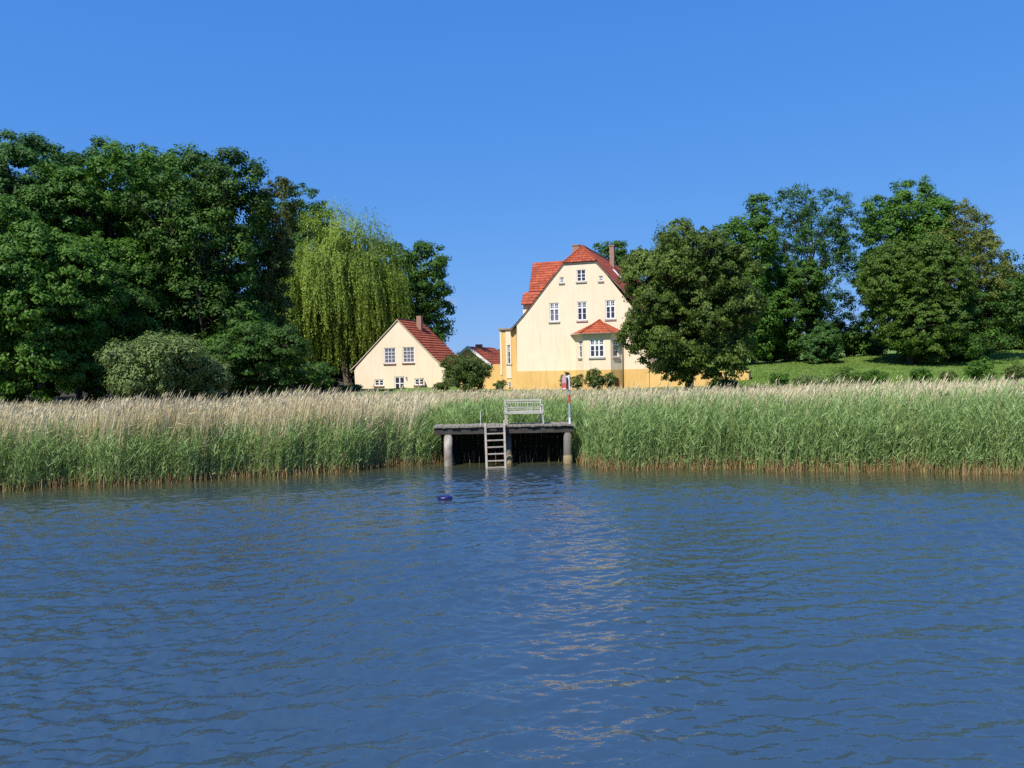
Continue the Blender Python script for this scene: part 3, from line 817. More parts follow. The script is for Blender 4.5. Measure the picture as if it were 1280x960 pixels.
for i in range(3):
    a_, b_ = rrp[i], rrp[i + 1]
    tiles(r2, P2w(b_[0], -.1, b_[1]), P2w(b_[0], dd(i + 1), b_[1]), P2w(a_[0], dd(i), a_[1]), P2w(a_[0], -.1, a_[1]), .37, .28, .07)
    a_, b_ = lp[i], lp[i + 1]
    tiles(r2, P2w(b_[0], dd(i + 1), b_[1]), P2w(b_[0], -.1, b_[1]), P2w(a_[0], -.1, a_[1]), P2w(a_[0], dd(i), a_[1]), .37, .28, .07)
rf2 = r2.build('roof', M['roof2'], cot)
rg = MB(); rg.tube([P2w(pk[0], -.12, pk[1] + .12), P2w(pk[0], ridgeL + .1, pk[1] + .12)], .10, 8); rg.build('ridge_tiles', M['roof2'], rf2, smooth=True)
vg = MB()
for pr_ in (lp, rrp):
    for a_, b_ in zip(pr_[:-1], pr_[1:]):
        pa, pb = P2w(a_[0], -.13, a_[1] + .02), P2w(b_[0], -.13, b_[1] + .02)
        vg.add([pa, pb, pb - ZV * .07, pa - ZV * .07, pa + W2 * .12, pb + W2 * .12, pb - ZV * .07 + W2 * .12, pa - ZV * .07 + W2 * .12], [(0, 1, 2, 3), (3, 2, 6, 7), (0, 4, 5, 1)])
vg.build('verge_board', M['whiteverge'], cot)
cu0, cu1 = fc2(520.4, 400, 2.6)[0], fc2(526.2, 400, 2.6)[0]
cz = fc2(524, 394.8, 2.6)[1]
c2 = MB(); c2.frame_box(O2, U2, W2, ZV, cu0, cu1, 2.6, 3.0, cz - 1.7, cz); c2.build('chimney', M['brick'], rf2)
hc = MB(); hu = fc2(522, 487)[0]
hc.frame_box(O2, U2, W2, ZV, hu - .05, hu + .42, -.03, .0, -.1, fc2(525, 484)[1]); hc.build('service_panel', M['signpink'], cot)
la = MB(); la.frame_box(O2, U2, W2, ZV, fc2(508, 473)[0], fc2(509, 473)[0], -.16, 0, fc2(508, 474)[1], fc2(508, 471)[1]); la.build('wall_lamp', M['zinc'], cot)
dp2 = MB(); dp2.tube([P2w(wr + .05, .15, Rr[2][1] - .1), P2w(wr + .1, .2, -.5)], .06, 8); dp2.build('downpipe', M['verge'], cot, smooth=True)
# garden chair by the right window
ch = at(526, 489, 73.6); ch.z = gz(ch.x, ch.y)
cht = empty('garden_chair', ch, 'slim dark garden chair beside the small house, under its lower right window', 'chair')
def bx(c, x0, x1, y0, y1, z0, z1, nm, mt, par):
    m_ = MB(); m_.frame_box(Vector(c), Vector((1, 0, 0)), Vector((0, 1, 0)), ZV, x0, x1, y0, y1, z0, z1); return m_.build(nm, M[mt], par)
bx(ch, -.24, .24, -.24, .24, .43, .47, 'seat', 'verge', cht); bx(ch, .2, .24, -.24, .24, .5, .95, 'backrest', 'verge', cht)
for sx in (-.22, .19):
    for sy in (-.22, .19): bx(ch, sx, sx + .03, sy, sy + .03, 0, .43, 'leg', 'verge', cht)

# ================================================================ DISTANT OUTBUILDING
A3 = R(24)
U3 = Vector((math.cos(A3), -math.sin(A3), 0)); W3 = Vector((math.sin(A3), math.cos(A3), 0))
O3 = at(586, 480, 95); O3.z = gz(O3.x, O3.y) - .1
def fc3(px, py, w=0.0):
    p = hit(px, py, O3 + W3 * w, W3) - O3
    return p.dot(U3), p.z
def P3w(u, w, z): return O3 + U3 * u + W3 * w + ZV * z
shed = empty('outbuilding', O3, 'yellow outbuilding with red roof and white gable boards, between the two houses', 'outbuilding')
pk3 = fc3(585.8, 433.2); l3 = fc3(573, 443); r3 = fc3(615, 456)
el3 = (pk3[0] - (r3[0] - pk3[0]), r3[1])
m3 = MB(); wall(m3, O3, U3, W3, [(el3[0] + .4, -1), (r3[0] - .4, -1), (r3[0] - .4, r3[1]), (pk3[0], pk3[1] - .1), (el3[0] + .4, el3[1])], [(-.6, .6, .9, 2.3)], .12, .25)
D3 = 8
m3.add([P3w(r3[0] - .4, 0, -1), P3w(r3[0] - .4, D3, -1), P3w(r3[0] - .4, D3, r3[1]), P3w(r3[0] - .4, 0, r3[1])], [(0, 1, 2, 3)], .5)
m3.build('wall', M['orange'], shed)
window(shed, O3, U3, W3, -.6, .6, .9, 2.3)
t3 = MB()
tiles(t3, P3w(r3[0], -.3, r3[1]), P3w(r3[0], D3, r3[1]), P3w(pk3[0], D3 - .8, pk3[1]), P3w(pk3[0], -.3, pk3[1]), .37, .28, .06)
tiles(t3, P3w(el3[0], D3, el3[1]), P3w(el3[0], -.3, el3[1]), P3w(pk3[0], -.3, pk3[1]), P3w(pk3[0], D3 - .8, pk3[1]), .37, .28, .06)
rf3 = t3.build('roof', M['roof2'], shed)
v3 = MB()
for e3 in (el3, r3):
    pa, pb = P3w(pk3[0], -.33, pk3[1] + .12), P3w(e3[0], -.33, e3[1] + .12)
    v3.add([pa, pb, pb - ZV * .36, pa - ZV * .36, pa + W3 * .1, pb + W3 * .1, pb - ZV * .36 + W3 * .1, pa - ZV * .36 + W3 * .1], [(0, 1, 2, 3), (3, 2, 6, 7), (0, 4, 5, 1)])
v3.build('bargeboard', M['white'], shed)
c3 = MB(); q3 = fc3(594, 430.5, 3); c3.frame_box(O3, U3, W3, ZV, q3[0], q3[0] + .75, 3, 3.6, q3[1] - 1.6, q3[1]); c3.build('chimney', M['brick'], rf3)

# ================================================================ TREES
def limb_points(a, b, sag, n, g):
    pts = []
    for i in range(n + 1):
        t = i / n
        p = a.lerp(b, t) + Vector((g.normal(0, .05), g.normal(0, .05), 0)) * (b - a).length * math.sin(math.pi * t)
        p.z += sag * math.sin(math.pi * t)
        pts.append(p)
    return pts

def crown_leaves(centre, rad, g, nlobes, lobe_r, leaves_k, leaf, flat=.55, droop=0.0, core=True, shell=.66, clump=.6, zmin=None, elong=1.5, upnormal=.45, squash=1.0, power=2.4):
    """lobes on an ellipsoid, leaf clumps on each lobe, leaf faces in each clump"""
    rad = np.array(rad, float)
    i = np.arange(nlobes) + .5
    ph = np.arccos(1 - 2 * i / nlobes); th = np.pi * (1 + 5 ** .5) * i + g.uniform(0, 6)
    d = np.stack([np.cos(th) * np.sin(ph), np.sin(th) * np.sin(ph), np.cos(ph)], 1)
    d = nrm(d + g.normal(0, .22, d.shape))
    d = d / (np.abs(d) ** power).sum(1, keepdims=True) ** (1 / power)
    lc = d * rad * shell * g.uniform(.72, 1.18, (nlobes, 1))
    if core: lc = np.concatenate([lc, g.normal(0, .22, (max(3, nlobes // 5), 3)) * rad])
    n = len(lc)
    lr = lobe_r * min(rad[0], rad[2]) * g.uniform(.7, 1.3, n)
    C, Nn, Tn, Cl = [], [], [], []
    for j in range(n):
        area = 4 * np.pi * lr[j] ** 2
        nc = max(6, int(area / (clump ** 2 * 1.9)))
        dd = nrm(g.normal(size=(nc, 3)) + np.array([0, 0, .25]))
        cc = lc[j] + dd * lr[j] * g.uniform(.72, 1.12, (nc, 1)) * np.array([1, 1, squash])
        # drop what is buried in the other lobes
        dist = np.linalg.norm((cc[:, None] - lc[None]) / lr[None, :, None], axis=2)
        dist[:, j] = 9
        keep = dist.min(1) > .62
        cc = cc[keep]; dd = dd[keep]
        if not len(cc): continue
        m = max(6, int(leaves_k * 1.9))
        cs = clump * g.uniform(.6, 1.25, (len(cc), 1, 1))
        off = nrm(g.normal(size=(len(cc) * m, 3))).reshape(len(cc), m, 3) * (g.random((len(cc), m, 1)) ** .45) * cs * np.array([1, 1, flat])
        rr = np.linalg.norm(off[..., :2], axis=2)
        off[..., 2] -= droop * rr ** 1.4 / max(clump, .1)
        p = cc[:, None] + off
        outw = nrm((p - lc[j]).reshape(-1, 3))
        nn = outw * .5 + nrm(off.reshape(-1, 3)) * .75 + np.array([0, 0, upnormal]) + g.normal(0, .30, (len(outw), 3))
        tt = outw * .6 + g.normal(0, .6, nn.shape) + np.array([0, 0, -.35 - droop])
        C.append(p.reshape(-1, 3)); Nn.append(nn); Tn.append(tt)
        lob_t = g.normal(0, .10)
        Cl.append(np.repeat(.5 + lob_t + g.normal(0, .13, len(cc)), m) + g.normal(0, .13, len(cc) * m))
    C = np.concatenate(C); Nn = np.concatenate(Nn); Tn = np.concatenate(Tn); Cl = np.concatenate(Cl)
    # fit the outline to the wanted half-widths
    for ax in (0, 1, 2):
        hi, lo = np.percentile(C[:, ax], 99.7), np.percentile(C[:, ax], .3)
        C[:, ax] = (C[:, ax] - (hi + lo) / 2) * (2 * rad[ax] / (hi - lo))
        lc[:, ax] = (lc[:, ax] - (hi + lo) / 2) * (2 * rad[ax] / (hi - lo))
    P = C + np.array(centre)
    if zmin is not None:
        kk = P[:, 2] > zmin; P = P[kk]; Nn = Nn[kk]; Tn = Tn[kk]; Cl = Cl[kk]
    s = leaf * .70 * g.uniform(.6, 1.3, len(P))
    v, f = leaf_quads(P, Nn, Tn, s * elong, s)
    return v, f, np.clip(Cl, 0, 1), lc + np.array(centre), lr

def tree(px, hw, ytop, ybot, Y, mat, label, seed, nlobes=20, lobe_r=.42, leaves=42, leaf=.2, name='broadleaf_tree', bark='bark', trunk_r=None,
         depth=None, ntrunk=1, cat='tree', group=None, trunk_top=.8, branches=True, leafmul=1.0, **kw):
    g = np.random.default_rng(seed)
    top = at(px, ytop, Y); bot = at(px, ybot, Y)
    base = Vector((bot.x, Y, 0)); base.z = gz(base.x, base.y)
    rx = hw * Y / F
    zt = top.z; zb = max(bot.z, base.z + .1)
    c = Vector(((top.x + bot.x) / 2, Y, (zt + zb) / 2)); rz = (zt - zb) / 2
    ry = depth or rx
    root = empty(name, base, label, cat, group)
    v, f, t, lc, lr = crown_leaves(c, (rx, ry, rz), g, nlobes, lobe_r, leaves, leaf, **kw)
    np_mesh('crown', v, f, mat, root, t)
    mb = MB()
    tr = trunk_r or max(.12, rx * .055)
    for q in range(ntrunk):
        a = base + Vector((g.normal(0, .35) * (ntrunk > 1), g.normal(0, .35) * (ntrunk > 1), -.3))
        e = Vector((c.x + g.normal(0, rx * .12), c.y + g.normal(0, ry * .12), zb + (zt - zb) * trunk_top))
        pts = limb_points(a, e, 0, 6, g)
        mb.tube(pts, [tr * (1.25 if i == 0 else 1) * (1 - .8 * i / 6) for i in range(7)], 8)
        if branches:
            for j in range(q, len(lc), ntrunk):
                tgt = Vector(lc[j])
                tt = min(.92, max(.18, (tgt.z - base.z) / max(.5, (zt - base.z)) * .62))
                k0 = int(tt * 6); st = pts[k0].lerp(pts[min(6, k0 + 1)], tt * 6 - k0)
                rr = max(.03, tr * .42 * (1 - tt * .6))
                bp = limb_points(st, tgt, rz * .05, 4, g)
                mb.tube(bp, [rr * (1 - .78 * i / 4) for i in range(5)], 5, False)
                for _ in range(3):
                    e2 = tgt + Vector(g.normal(0, 1, 3)) * float(lr[j]) * .4
                    mb.tube([bp[2], (bp[3] + e2) / 2, e2], [rr * .45, rr * .3, .015], 4, False)
    mb.build('trunk', M[bark], root, smooth=True)
    return root

GT = 'tall broadleaf trees of the left wood'
# ---- left wood, front to back
tree(52, 96, 262, 492, 47, M['leaf_mid'], 'rounded mid green tree at the far left edge, lowest of the front row', 11, 26, .40, 44, .19, group=GT, clump=.62, droop=.25)
tree(52, 84, 171, 440, 58, M['leaf_blue'], 'tallest dark tree at the far left, behind the rounded mid green tree', 12, 26, .36, 44, .22, group=GT, clump=.7)
tree(140, 84, 179, 470, 56, M['leaf_mid'], 'tall domed green tree, second crown from the left along the wood skyline', 13, 24, .40, 42, .21, group=GT, clump=.66)
tree(98, 56, 175, 460, 61, M['leaf_deep'], 'tall green tree closing the skyline between the tallest dark tree and the domed green tree', 27, 20, .42, 38, .22, group=GT, clump=.7)
tree(262, 78, 194, 470, 57, M['leaf_deep'], 'broad deep green tree with a flat-domed top right of the domed green tree', 14, 28, .38, 42, .21, group=GT, clump=.66)
tree(212, 66, 190, 440, 64, M['leaf_mid'], 'bright topped tree rising behind the gap left of the broad deep green tree', 15, 20, .40, 38, .22, group=GT, clump=.7)
tree(328, 44, 226, 470, 62, M['leaf_brown'], 'bronze tinted narrow tree where the left wood skyline begins to drop', 16, 20, .42, 38, .21, group=GT, clump=.66)
tree(390, 62, 240, 480, 92, M['leaf_blue'], 'dark feathery-topped tree just left of and behind the weeping willow', 17, 24, .36, 36, .27, group=GT, clump=.85)
tree(352, 44, 320, 490, 102, M['leaf_deep'], 'dark shaded tree left of the weeping willow, below the bronze tinted crown', 171, 20, .40, 40, .22, group=GT)
tree(508, 57, 303, 488, 93, M['leaf_deep'], 'dark green tree sticking out to the right behind the willow and the small house', 18, 24, .36, 38, .28, group=GT, clump=.85)
tree(452, 70, 330, 492, 98, M['leaf_deep'], 'dark tree filling the space behind the willow strands and the small house', 19, 20, .4, 32, .32, group=GT, clump=1.0)
tree(408, 36, 372, 488, 99, M['leaf_deep'], 'small dark tree in the shade directly below the left side of the willow', 191, 16, .42, 36, .24, group=GT)
tree(322, 62, 396, 496, 50, M['leaf_deep'], 'low spreading dark green tree right of the grey-green willow bush', 20, 26, .36, 44, .17, group=GT, clump=.55, flat=.35, droop=.3)
tree(112, 34, 436, 500, 49, M['leaf_deep'], 'dark undergrowth bush immediately left of the grey-green willow bush', 24, 14, .42, 36, .2, name='undergrowth_bush', cat='bush')
tree(20, 50, 446, 502, 50, M['leaf_deep'], 'dark undergrowth bush at the foot of the far left tree', 25, 14, .42, 36, .2, name='undergrowth_bush', cat='bush')
tree(380, 40, 450, 500, 56, M['leaf_deep'], 'dark undergrowth bush between the low spreading tree and the small house', 26, 14, .42, 36, .2, name='undergrowth_bush', cat='bush')
tree(150, 60, 330, 492, 52, M['leaf_deep'], 'dark shaded tree behind the grey-green willow bush', 21, 22, .38, 40, .2, group=GT)
tree(250, 60, 340, 494, 60, M['leaf_deep'], 'deep shaded tree inside the wood above the right end of the grey-green bush', 22, 20, .38, 36, .22, group=GT)
tree(-95, 90, 190, 492, 54, M['leaf_blue'], 'large dark tree beyond the left edge of the wood', 23, 22, .4, 30, .26, group=GT)
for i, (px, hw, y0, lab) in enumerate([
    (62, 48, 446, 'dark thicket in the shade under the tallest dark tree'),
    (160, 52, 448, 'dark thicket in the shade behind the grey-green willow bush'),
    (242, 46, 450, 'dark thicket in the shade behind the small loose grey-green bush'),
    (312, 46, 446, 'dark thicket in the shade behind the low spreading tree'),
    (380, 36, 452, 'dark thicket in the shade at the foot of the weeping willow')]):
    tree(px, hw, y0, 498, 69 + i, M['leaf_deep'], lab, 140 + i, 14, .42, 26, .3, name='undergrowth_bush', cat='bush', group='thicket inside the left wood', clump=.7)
tree(905, 34, 404, 468, 97, M['leaf_deep'], 'dark thicket between the linden and the bright green domed tree', 150, 14, .42, 28, .3, name='undergrowth_bush', cat='bush', clump=.8)
tree(1090, 36, 418, 462, 99, M['leaf_deep'], 'dark thicket behind the left side of the olive green layered tree', 151, 14, .42, 28, .3, name='undergrowth_bush', cat='bush', clump=.8)
# ---- willow bushes
tree(200, 58, 418, 500, 43.5, M['leaf_grey'], 'grey-green rounded willow bush standing at the edge of the reeds in front of the wood', 31, 40, .34, 34, .115, name='willow_bush', cat='bush', trunk_r=.1, ntrunk=4,
     clump=.36, flat=1.3, elong=2.6, upnormal=.3)
tree(262, 26, 446, 500, 44.5, M['leaf_grey'], 'small loose grey-green bush leaning on the right end of the willow bush', 32, 14, .4, 26, .115, name='willow_bush', cat='bush', trunk_r=.08, ntrunk=3, clump=.36, flat=1.1, elong=2.6)

# ---- weeping willow
def weeping_willow():
    g = np.random.default_rng(41)
    Y = 86
    top = at(428, 251, Y); base = Vector((at(436, 480, Y).x, Y, 0)); base.z = gz(base.x, base.y)
    root = empty('weeping_willow', base, 'yellow-green weeping willow with long hanging strands behind the small house', 'tree')
    rx = 79 * Y / F; H = top.z - base.z
    c = np.array([top.x, Y, base.z + H * .60]); rad = np.array([rx, rx * .72, H * .38])
    nl = 58
    i = np.arange(nl) + .5
    ph = np.arccos(1 - 1.45 * i / nl); th = np.pi * (1 + 5 ** .5) * i
    d = np.stack([np.cos(th) * np.sin(ph), np.sin(th) * np.sin(ph), np.cos(ph)], 1)
    lc = c + nrm(d + g.normal(0, .14, d.shape)) * rad * g.uniform(.5, 1.0, (nl, 1))
    lc = np.concatenate([lc, c + g.normal(0, .3, (14, 3)) * rad])
    V = []
    strands = 62
    for j in range(len(lc)):
        r = 1.35 * g.uniform(.7, 1.35)
        dd = nrm(g.normal(size=(strands, 3)) * np.array([1, 1, .7]) + np.array([0, 0, .5]))
        st = lc[j] + dd * r * g.uniform(.55, 1.1, (strands, 1))
        # strands that start low on the outside fall further
        low = 1 - smooth((lc[j][2] - c[2] + .1 * rad[2]) / (rad[2] * .8))
        reach = g.uniform(.5, 1.1) * (1.5 + 7.5 * low)
        fall = np.minimum(reach * g.uniform(.35, 1.1, strands), (st[:, 2] - base.z - .6) * .9)
        fall = np.clip(fall, .6, 9)
        for s in range(strands):
            nlf = int(fall[s] * 9)
            t = (np.arange(nlf) + g.random(nlf)) / nlf
            o2 = dd[s] * np.array([1, 1, 0]) * (.7 * np.sqrt(t))[:, None]
            sway = .10 * np.sin(t * 5 + g.uniform(0, 6))
            p = st[s] + o2 + np.stack([sway + t * .12, sway * .5, -fall[s] * t + .35 * np.sin(np.minimum(t * 6, 3.14))], 1)
            V.append(np.concatenate([p + g.normal(0, .06, p.shape), np.full((nlf, 1), .45 + g.normal(0, .16) + .1 * (fall[s] < 2))], 1))
    P = np.concatenate(V); n_ = len(P)
    nn = nrm((P[:, :3] - c) * np.array([1, 1, .4])) + g.normal(0, .6, (n_, 3)) + np.array([0, 0, .35])
    tt = np.array([.12, 0, -1]) + g.normal(0, .3, (n_, 3))
    v, f = leaf_quads(P[:, :3], nn, tt, .30 * g.uniform(.7, 1.3, n_), .10 * g.uniform(.7, 1.3, n_))
    np_mesh('crown', v, f, M['leaf_willow'], root, np.clip(P[:, 3] + g.normal(0, .12, n_), 0, 1))
    mb = MB()
    e = Vector((c[0], c[1], base.z + H * .6))
    pts = limb_points(base - ZV * .3, e, 0, 5, g)
    mb.tube(pts, [.5, .42, .36, .28, .2, .12], 10)
    for j in range(0, len(lc), 2):
        bp = limb_points(pts[2 + j % 3], Vector(lc[j]), 1.0, 5, g)
        mb.tube(bp, [.16, .12, .09, .07, .05, .02], 5, False)
    mb.build('trunk', M['bark'], root, smooth=True)
weeping_willow()

# ---- bush between the houses and plants at the walls
tree(583, 31, 444, 494, 62, M['leaf_shrub'], 'rounded green bush between the small house and the manor house', 51, 26, .36, 36, .125, name='garden_bush', cat='bush', trunk_r=.06, ntrunk=3, clump=.38, flat=.8)
GS = 'shrubs growing against the manor house'
tree(625, 9, 475, 489, 61, M['leaf_shrub'], 'small low shrub in front of the orange garden wall', 52, 8, .6, 12, .11, name='garden_bush', cat='bush', trunk_r=.03, clump=.25, group=GS)
tree(707, 8, 465, 489, 60, M['leaf_shrub'], 'small rose bush just behind the red rescue box', 53, 8, .6, 12, .11, name='garden_bush', cat='bush', trunk_r=.03, clump=.25, group=GS)
tree(722, 8, 468, 488, 61, M['leaf_shrub'], 'small shrub left of the bay of the manor house', 54, 8, .6, 12, .11, name='garden_bush', cat='bush', trunk_r=.03, clump=.25, group=GS)
tree(743, 13, 461, 489, 60.5, M['leaf_shrub'], 'taller leafy shrub growing in front of the middle of the bay', 55, 12, .55, 13, .11, name='garden_bush', cat='bush', trunk_r=.03, clump=.28, group=GS)
tree(762, 9, 466, 489, 60.5, M['leaf_shrub'], 'thin shrub growing in front of the right side of the bay', 56, 8, .6, 11, .11, name='garden_bush', cat='bush', trunk_r=.03, clump=.25, group=GS)

# ---- linden in front of the terrace wall and its neighbours
tree(860, 80, 289, 472, 50, M['leaf_linden'], 'dense round linden tree standing in front of the manor house and its terrace wall', 66, 56, .29, 44, .15, name='linden_tree', power=3.0, clump=.46, flat=.42, droop=.55, trunk_r=.28, shell=.74)
tree(842, 34, 277, 400, 95, M['leaf_birch'], 'wispy pale birch top showing above the round linden tree', 62, 16, .36, 24, .2, name='birch_tree', bark='palebark', clump=.7, flat=1.2, core=False, elong=1.8)
tree(768, 34, 304, 420, 108, M['leaf_deep'], 'dark tree top showing behind the manor roof and its chimney', 63, 18, .4, 36, .3, clump=.85)
tree(846, 46, 400, 488, 75, M['leaf_deep'], 'dark shaded tree behind the linden trunk', 64, 14, .4, 30, .26)

GRT = 'trees on the lawn at the right'
tree(940, 44, 246, 462, 90, M['leaf_mid'], 'bright green tall tree with a domed top, first tree right of the linden', 71, 26, .38, 42, .26, group=GRT, clump=.8)
tree(1014, 57, 236, 440, 96, M['leaf_blue'], 'tall airy tree with sky gaps and dark limbs in the middle of the right group', 72, 32, .29, 22, .22, group=GRT, clump=.7, core=False, shell=.70, trunk_r=.3, ntrunk=2)
tree(985, 44, 330, 456, 92, M['leaf_deep'], 'dark lower tree filling in under the airy tree', 73, 20, .38, 34, .26, group=GRT, clump=.8)
tree(1060, 32, 402, 456, 98, M['leaf_deep'], 'low dark tree closing the gap right of the airy tree', 74, 14, .4, 32, .28, group=GRT, clump=.8)
tree(1028, 25, 404, 456, 86, M['leaf_blue'], 'small round blue-green tree on the lawn in front of the airy tree', 75, 16, .4, 34, .2, group=GRT, clump=.5, flat=.5)
tree(1136, 59, 229, 420, 90, M['leaf_mid'], 'highest bright green tree right of the large sky gap', 76, 30, .38, 42, .26, group=GRT, clump=.8)
tree(1138, 66, 300, 458, 82, M['leaf_olive'], 'olive green layered tree in front of the highest bright green tree', 77, 26, .40, 42, .20, group=GRT, clump=.7, flat=.35, droop=.3)
tree(1206, 54, 254, 440, 84, M['leaf_gold'], 'yellow-green airy tree with pale trunk and bare twigs at its right', 78, 32, .32, 22, .21, group=GRT, bark='palebark', clump=.65, core=False, shell=.74, ntrunk=2, trunk_r=.3)
tree(1212, 58, 352, 452, 84, M['leaf_deep'], 'dark lower tree under the yellow-green airy tree', 79, 20, .38, 34, .26, group=GRT, clump=.8)
tree(1285, 48, 318, 446, 92, M['leaf_olive'], 'olive tree at the right edge of the picture', 80, 22, .38, 36, .26, group=GRT, clump=.8)
tree(1370, 60, 270, 446, 92, M['leaf_mid'], 'tall tree beyond the right edge of the picture', 81, 20, .38, 30, .28, group=GRT, clump=.85)
tree(1180, 70, 405, 462, 83, M['leaf_deep'], 'dense dark hedge-like undergrowth below the yellow-green tree', 82, 20, .4, 34, .24, name='undergrowth_bush', cat='bush', clump=.7)
tree(1255, 40, 400, 448, 96, M['leaf_deep'], 'dark bush at the foot of the trees near the right edge', 83, 14, .4, 34, .26, name='undergrowth_bush', cat='bush', clump=.7)
tree(968, 40, 400, 458, 98, M['leaf_deep'], 'dark bush at the foot of the bright green domed tree', 84, 14, .4, 34, .26, name='undergrowth_bush', cat='bush', clump=.7)

# ---- shrubs along the top of the reeds on the right
GL_ = 'young shrubs along the lawn edge behind the reeds'
for i, (px, hw, y0, y1, Y, lab, mt) in enumerate([
    (905, 22, 472, 486, 54, 'low green shrub below the right side of the linden', 'leaf_mid'),
    (975, 12, 466, 482, 56, 'loose weedy shrub right of the end of the terrace wall', 'leaf_mid'),
    (1026, 34, 466, 482, 54, 'low bluish shrub on the lawn edge below the airy tree', 'leaf_grey'),
    (1062, 24, 458, 480, 56, 'broad low shrub with pale flowers on the lawn edge', 'leaf_olive'),
    (1090, 16, 462, 480, 56, 'low shrub right of the broad flowering shrub', 'leaf_mid'),
    (1150, 13, 459, 478, 54, 'small bright shrub below the dark undergrowth', 'leaf_mid'),
    (1185, 9, 464, 477, 54, 'tiny shrub left of the young leafy sapling', 'leaf_shrub'),
    (1222, 19, 447, 478, 51, 'young leafy sapling standing out dark above the pale reeds', 'leaf_mid'),
    (1272, 15, 452, 476, 51, 'loose green shrub at the right edge above the reeds', 'leaf_shrub')]):
    tree(px, hw, y0, y1, Y, M[mt], lab, 90 + i, 12, .40, 20, .11, name='lawn_shrub', cat='bush', trunk_r=.03, ntrunk=2, clump=.3, flat=.8, group=GL_)
for i, (px, hw, y0, y1, Y, lab) in enumerate([
    (440, 12, 481, 496, 66, 'small shrub at the lower left corner of the small house'),
    (478, 16, 487, 498, 66, 'low leafy weeds in front of the small house, left of its door'),
    (553, 12, 478, 496, 64, 'small shrub at the right corner of the small house')]):
    tree(px, hw, y0, y1, Y, M['leaf_shrub'], lab, 120 + i, 10, .4, 22, .12, name='garden_bush', cat='bush', trunk_r=.03, clump=.3, group='shrubs at the small house')

# far hedge line between the houses
tree(610, 60, 438, 468, 210, M['leaf_mid'], 'distant row of field trees on the horizon between the two houses', 130, 20, .5, 30, .7, clump=2.0, depth=4, name='hedgerow', cat='hedge')

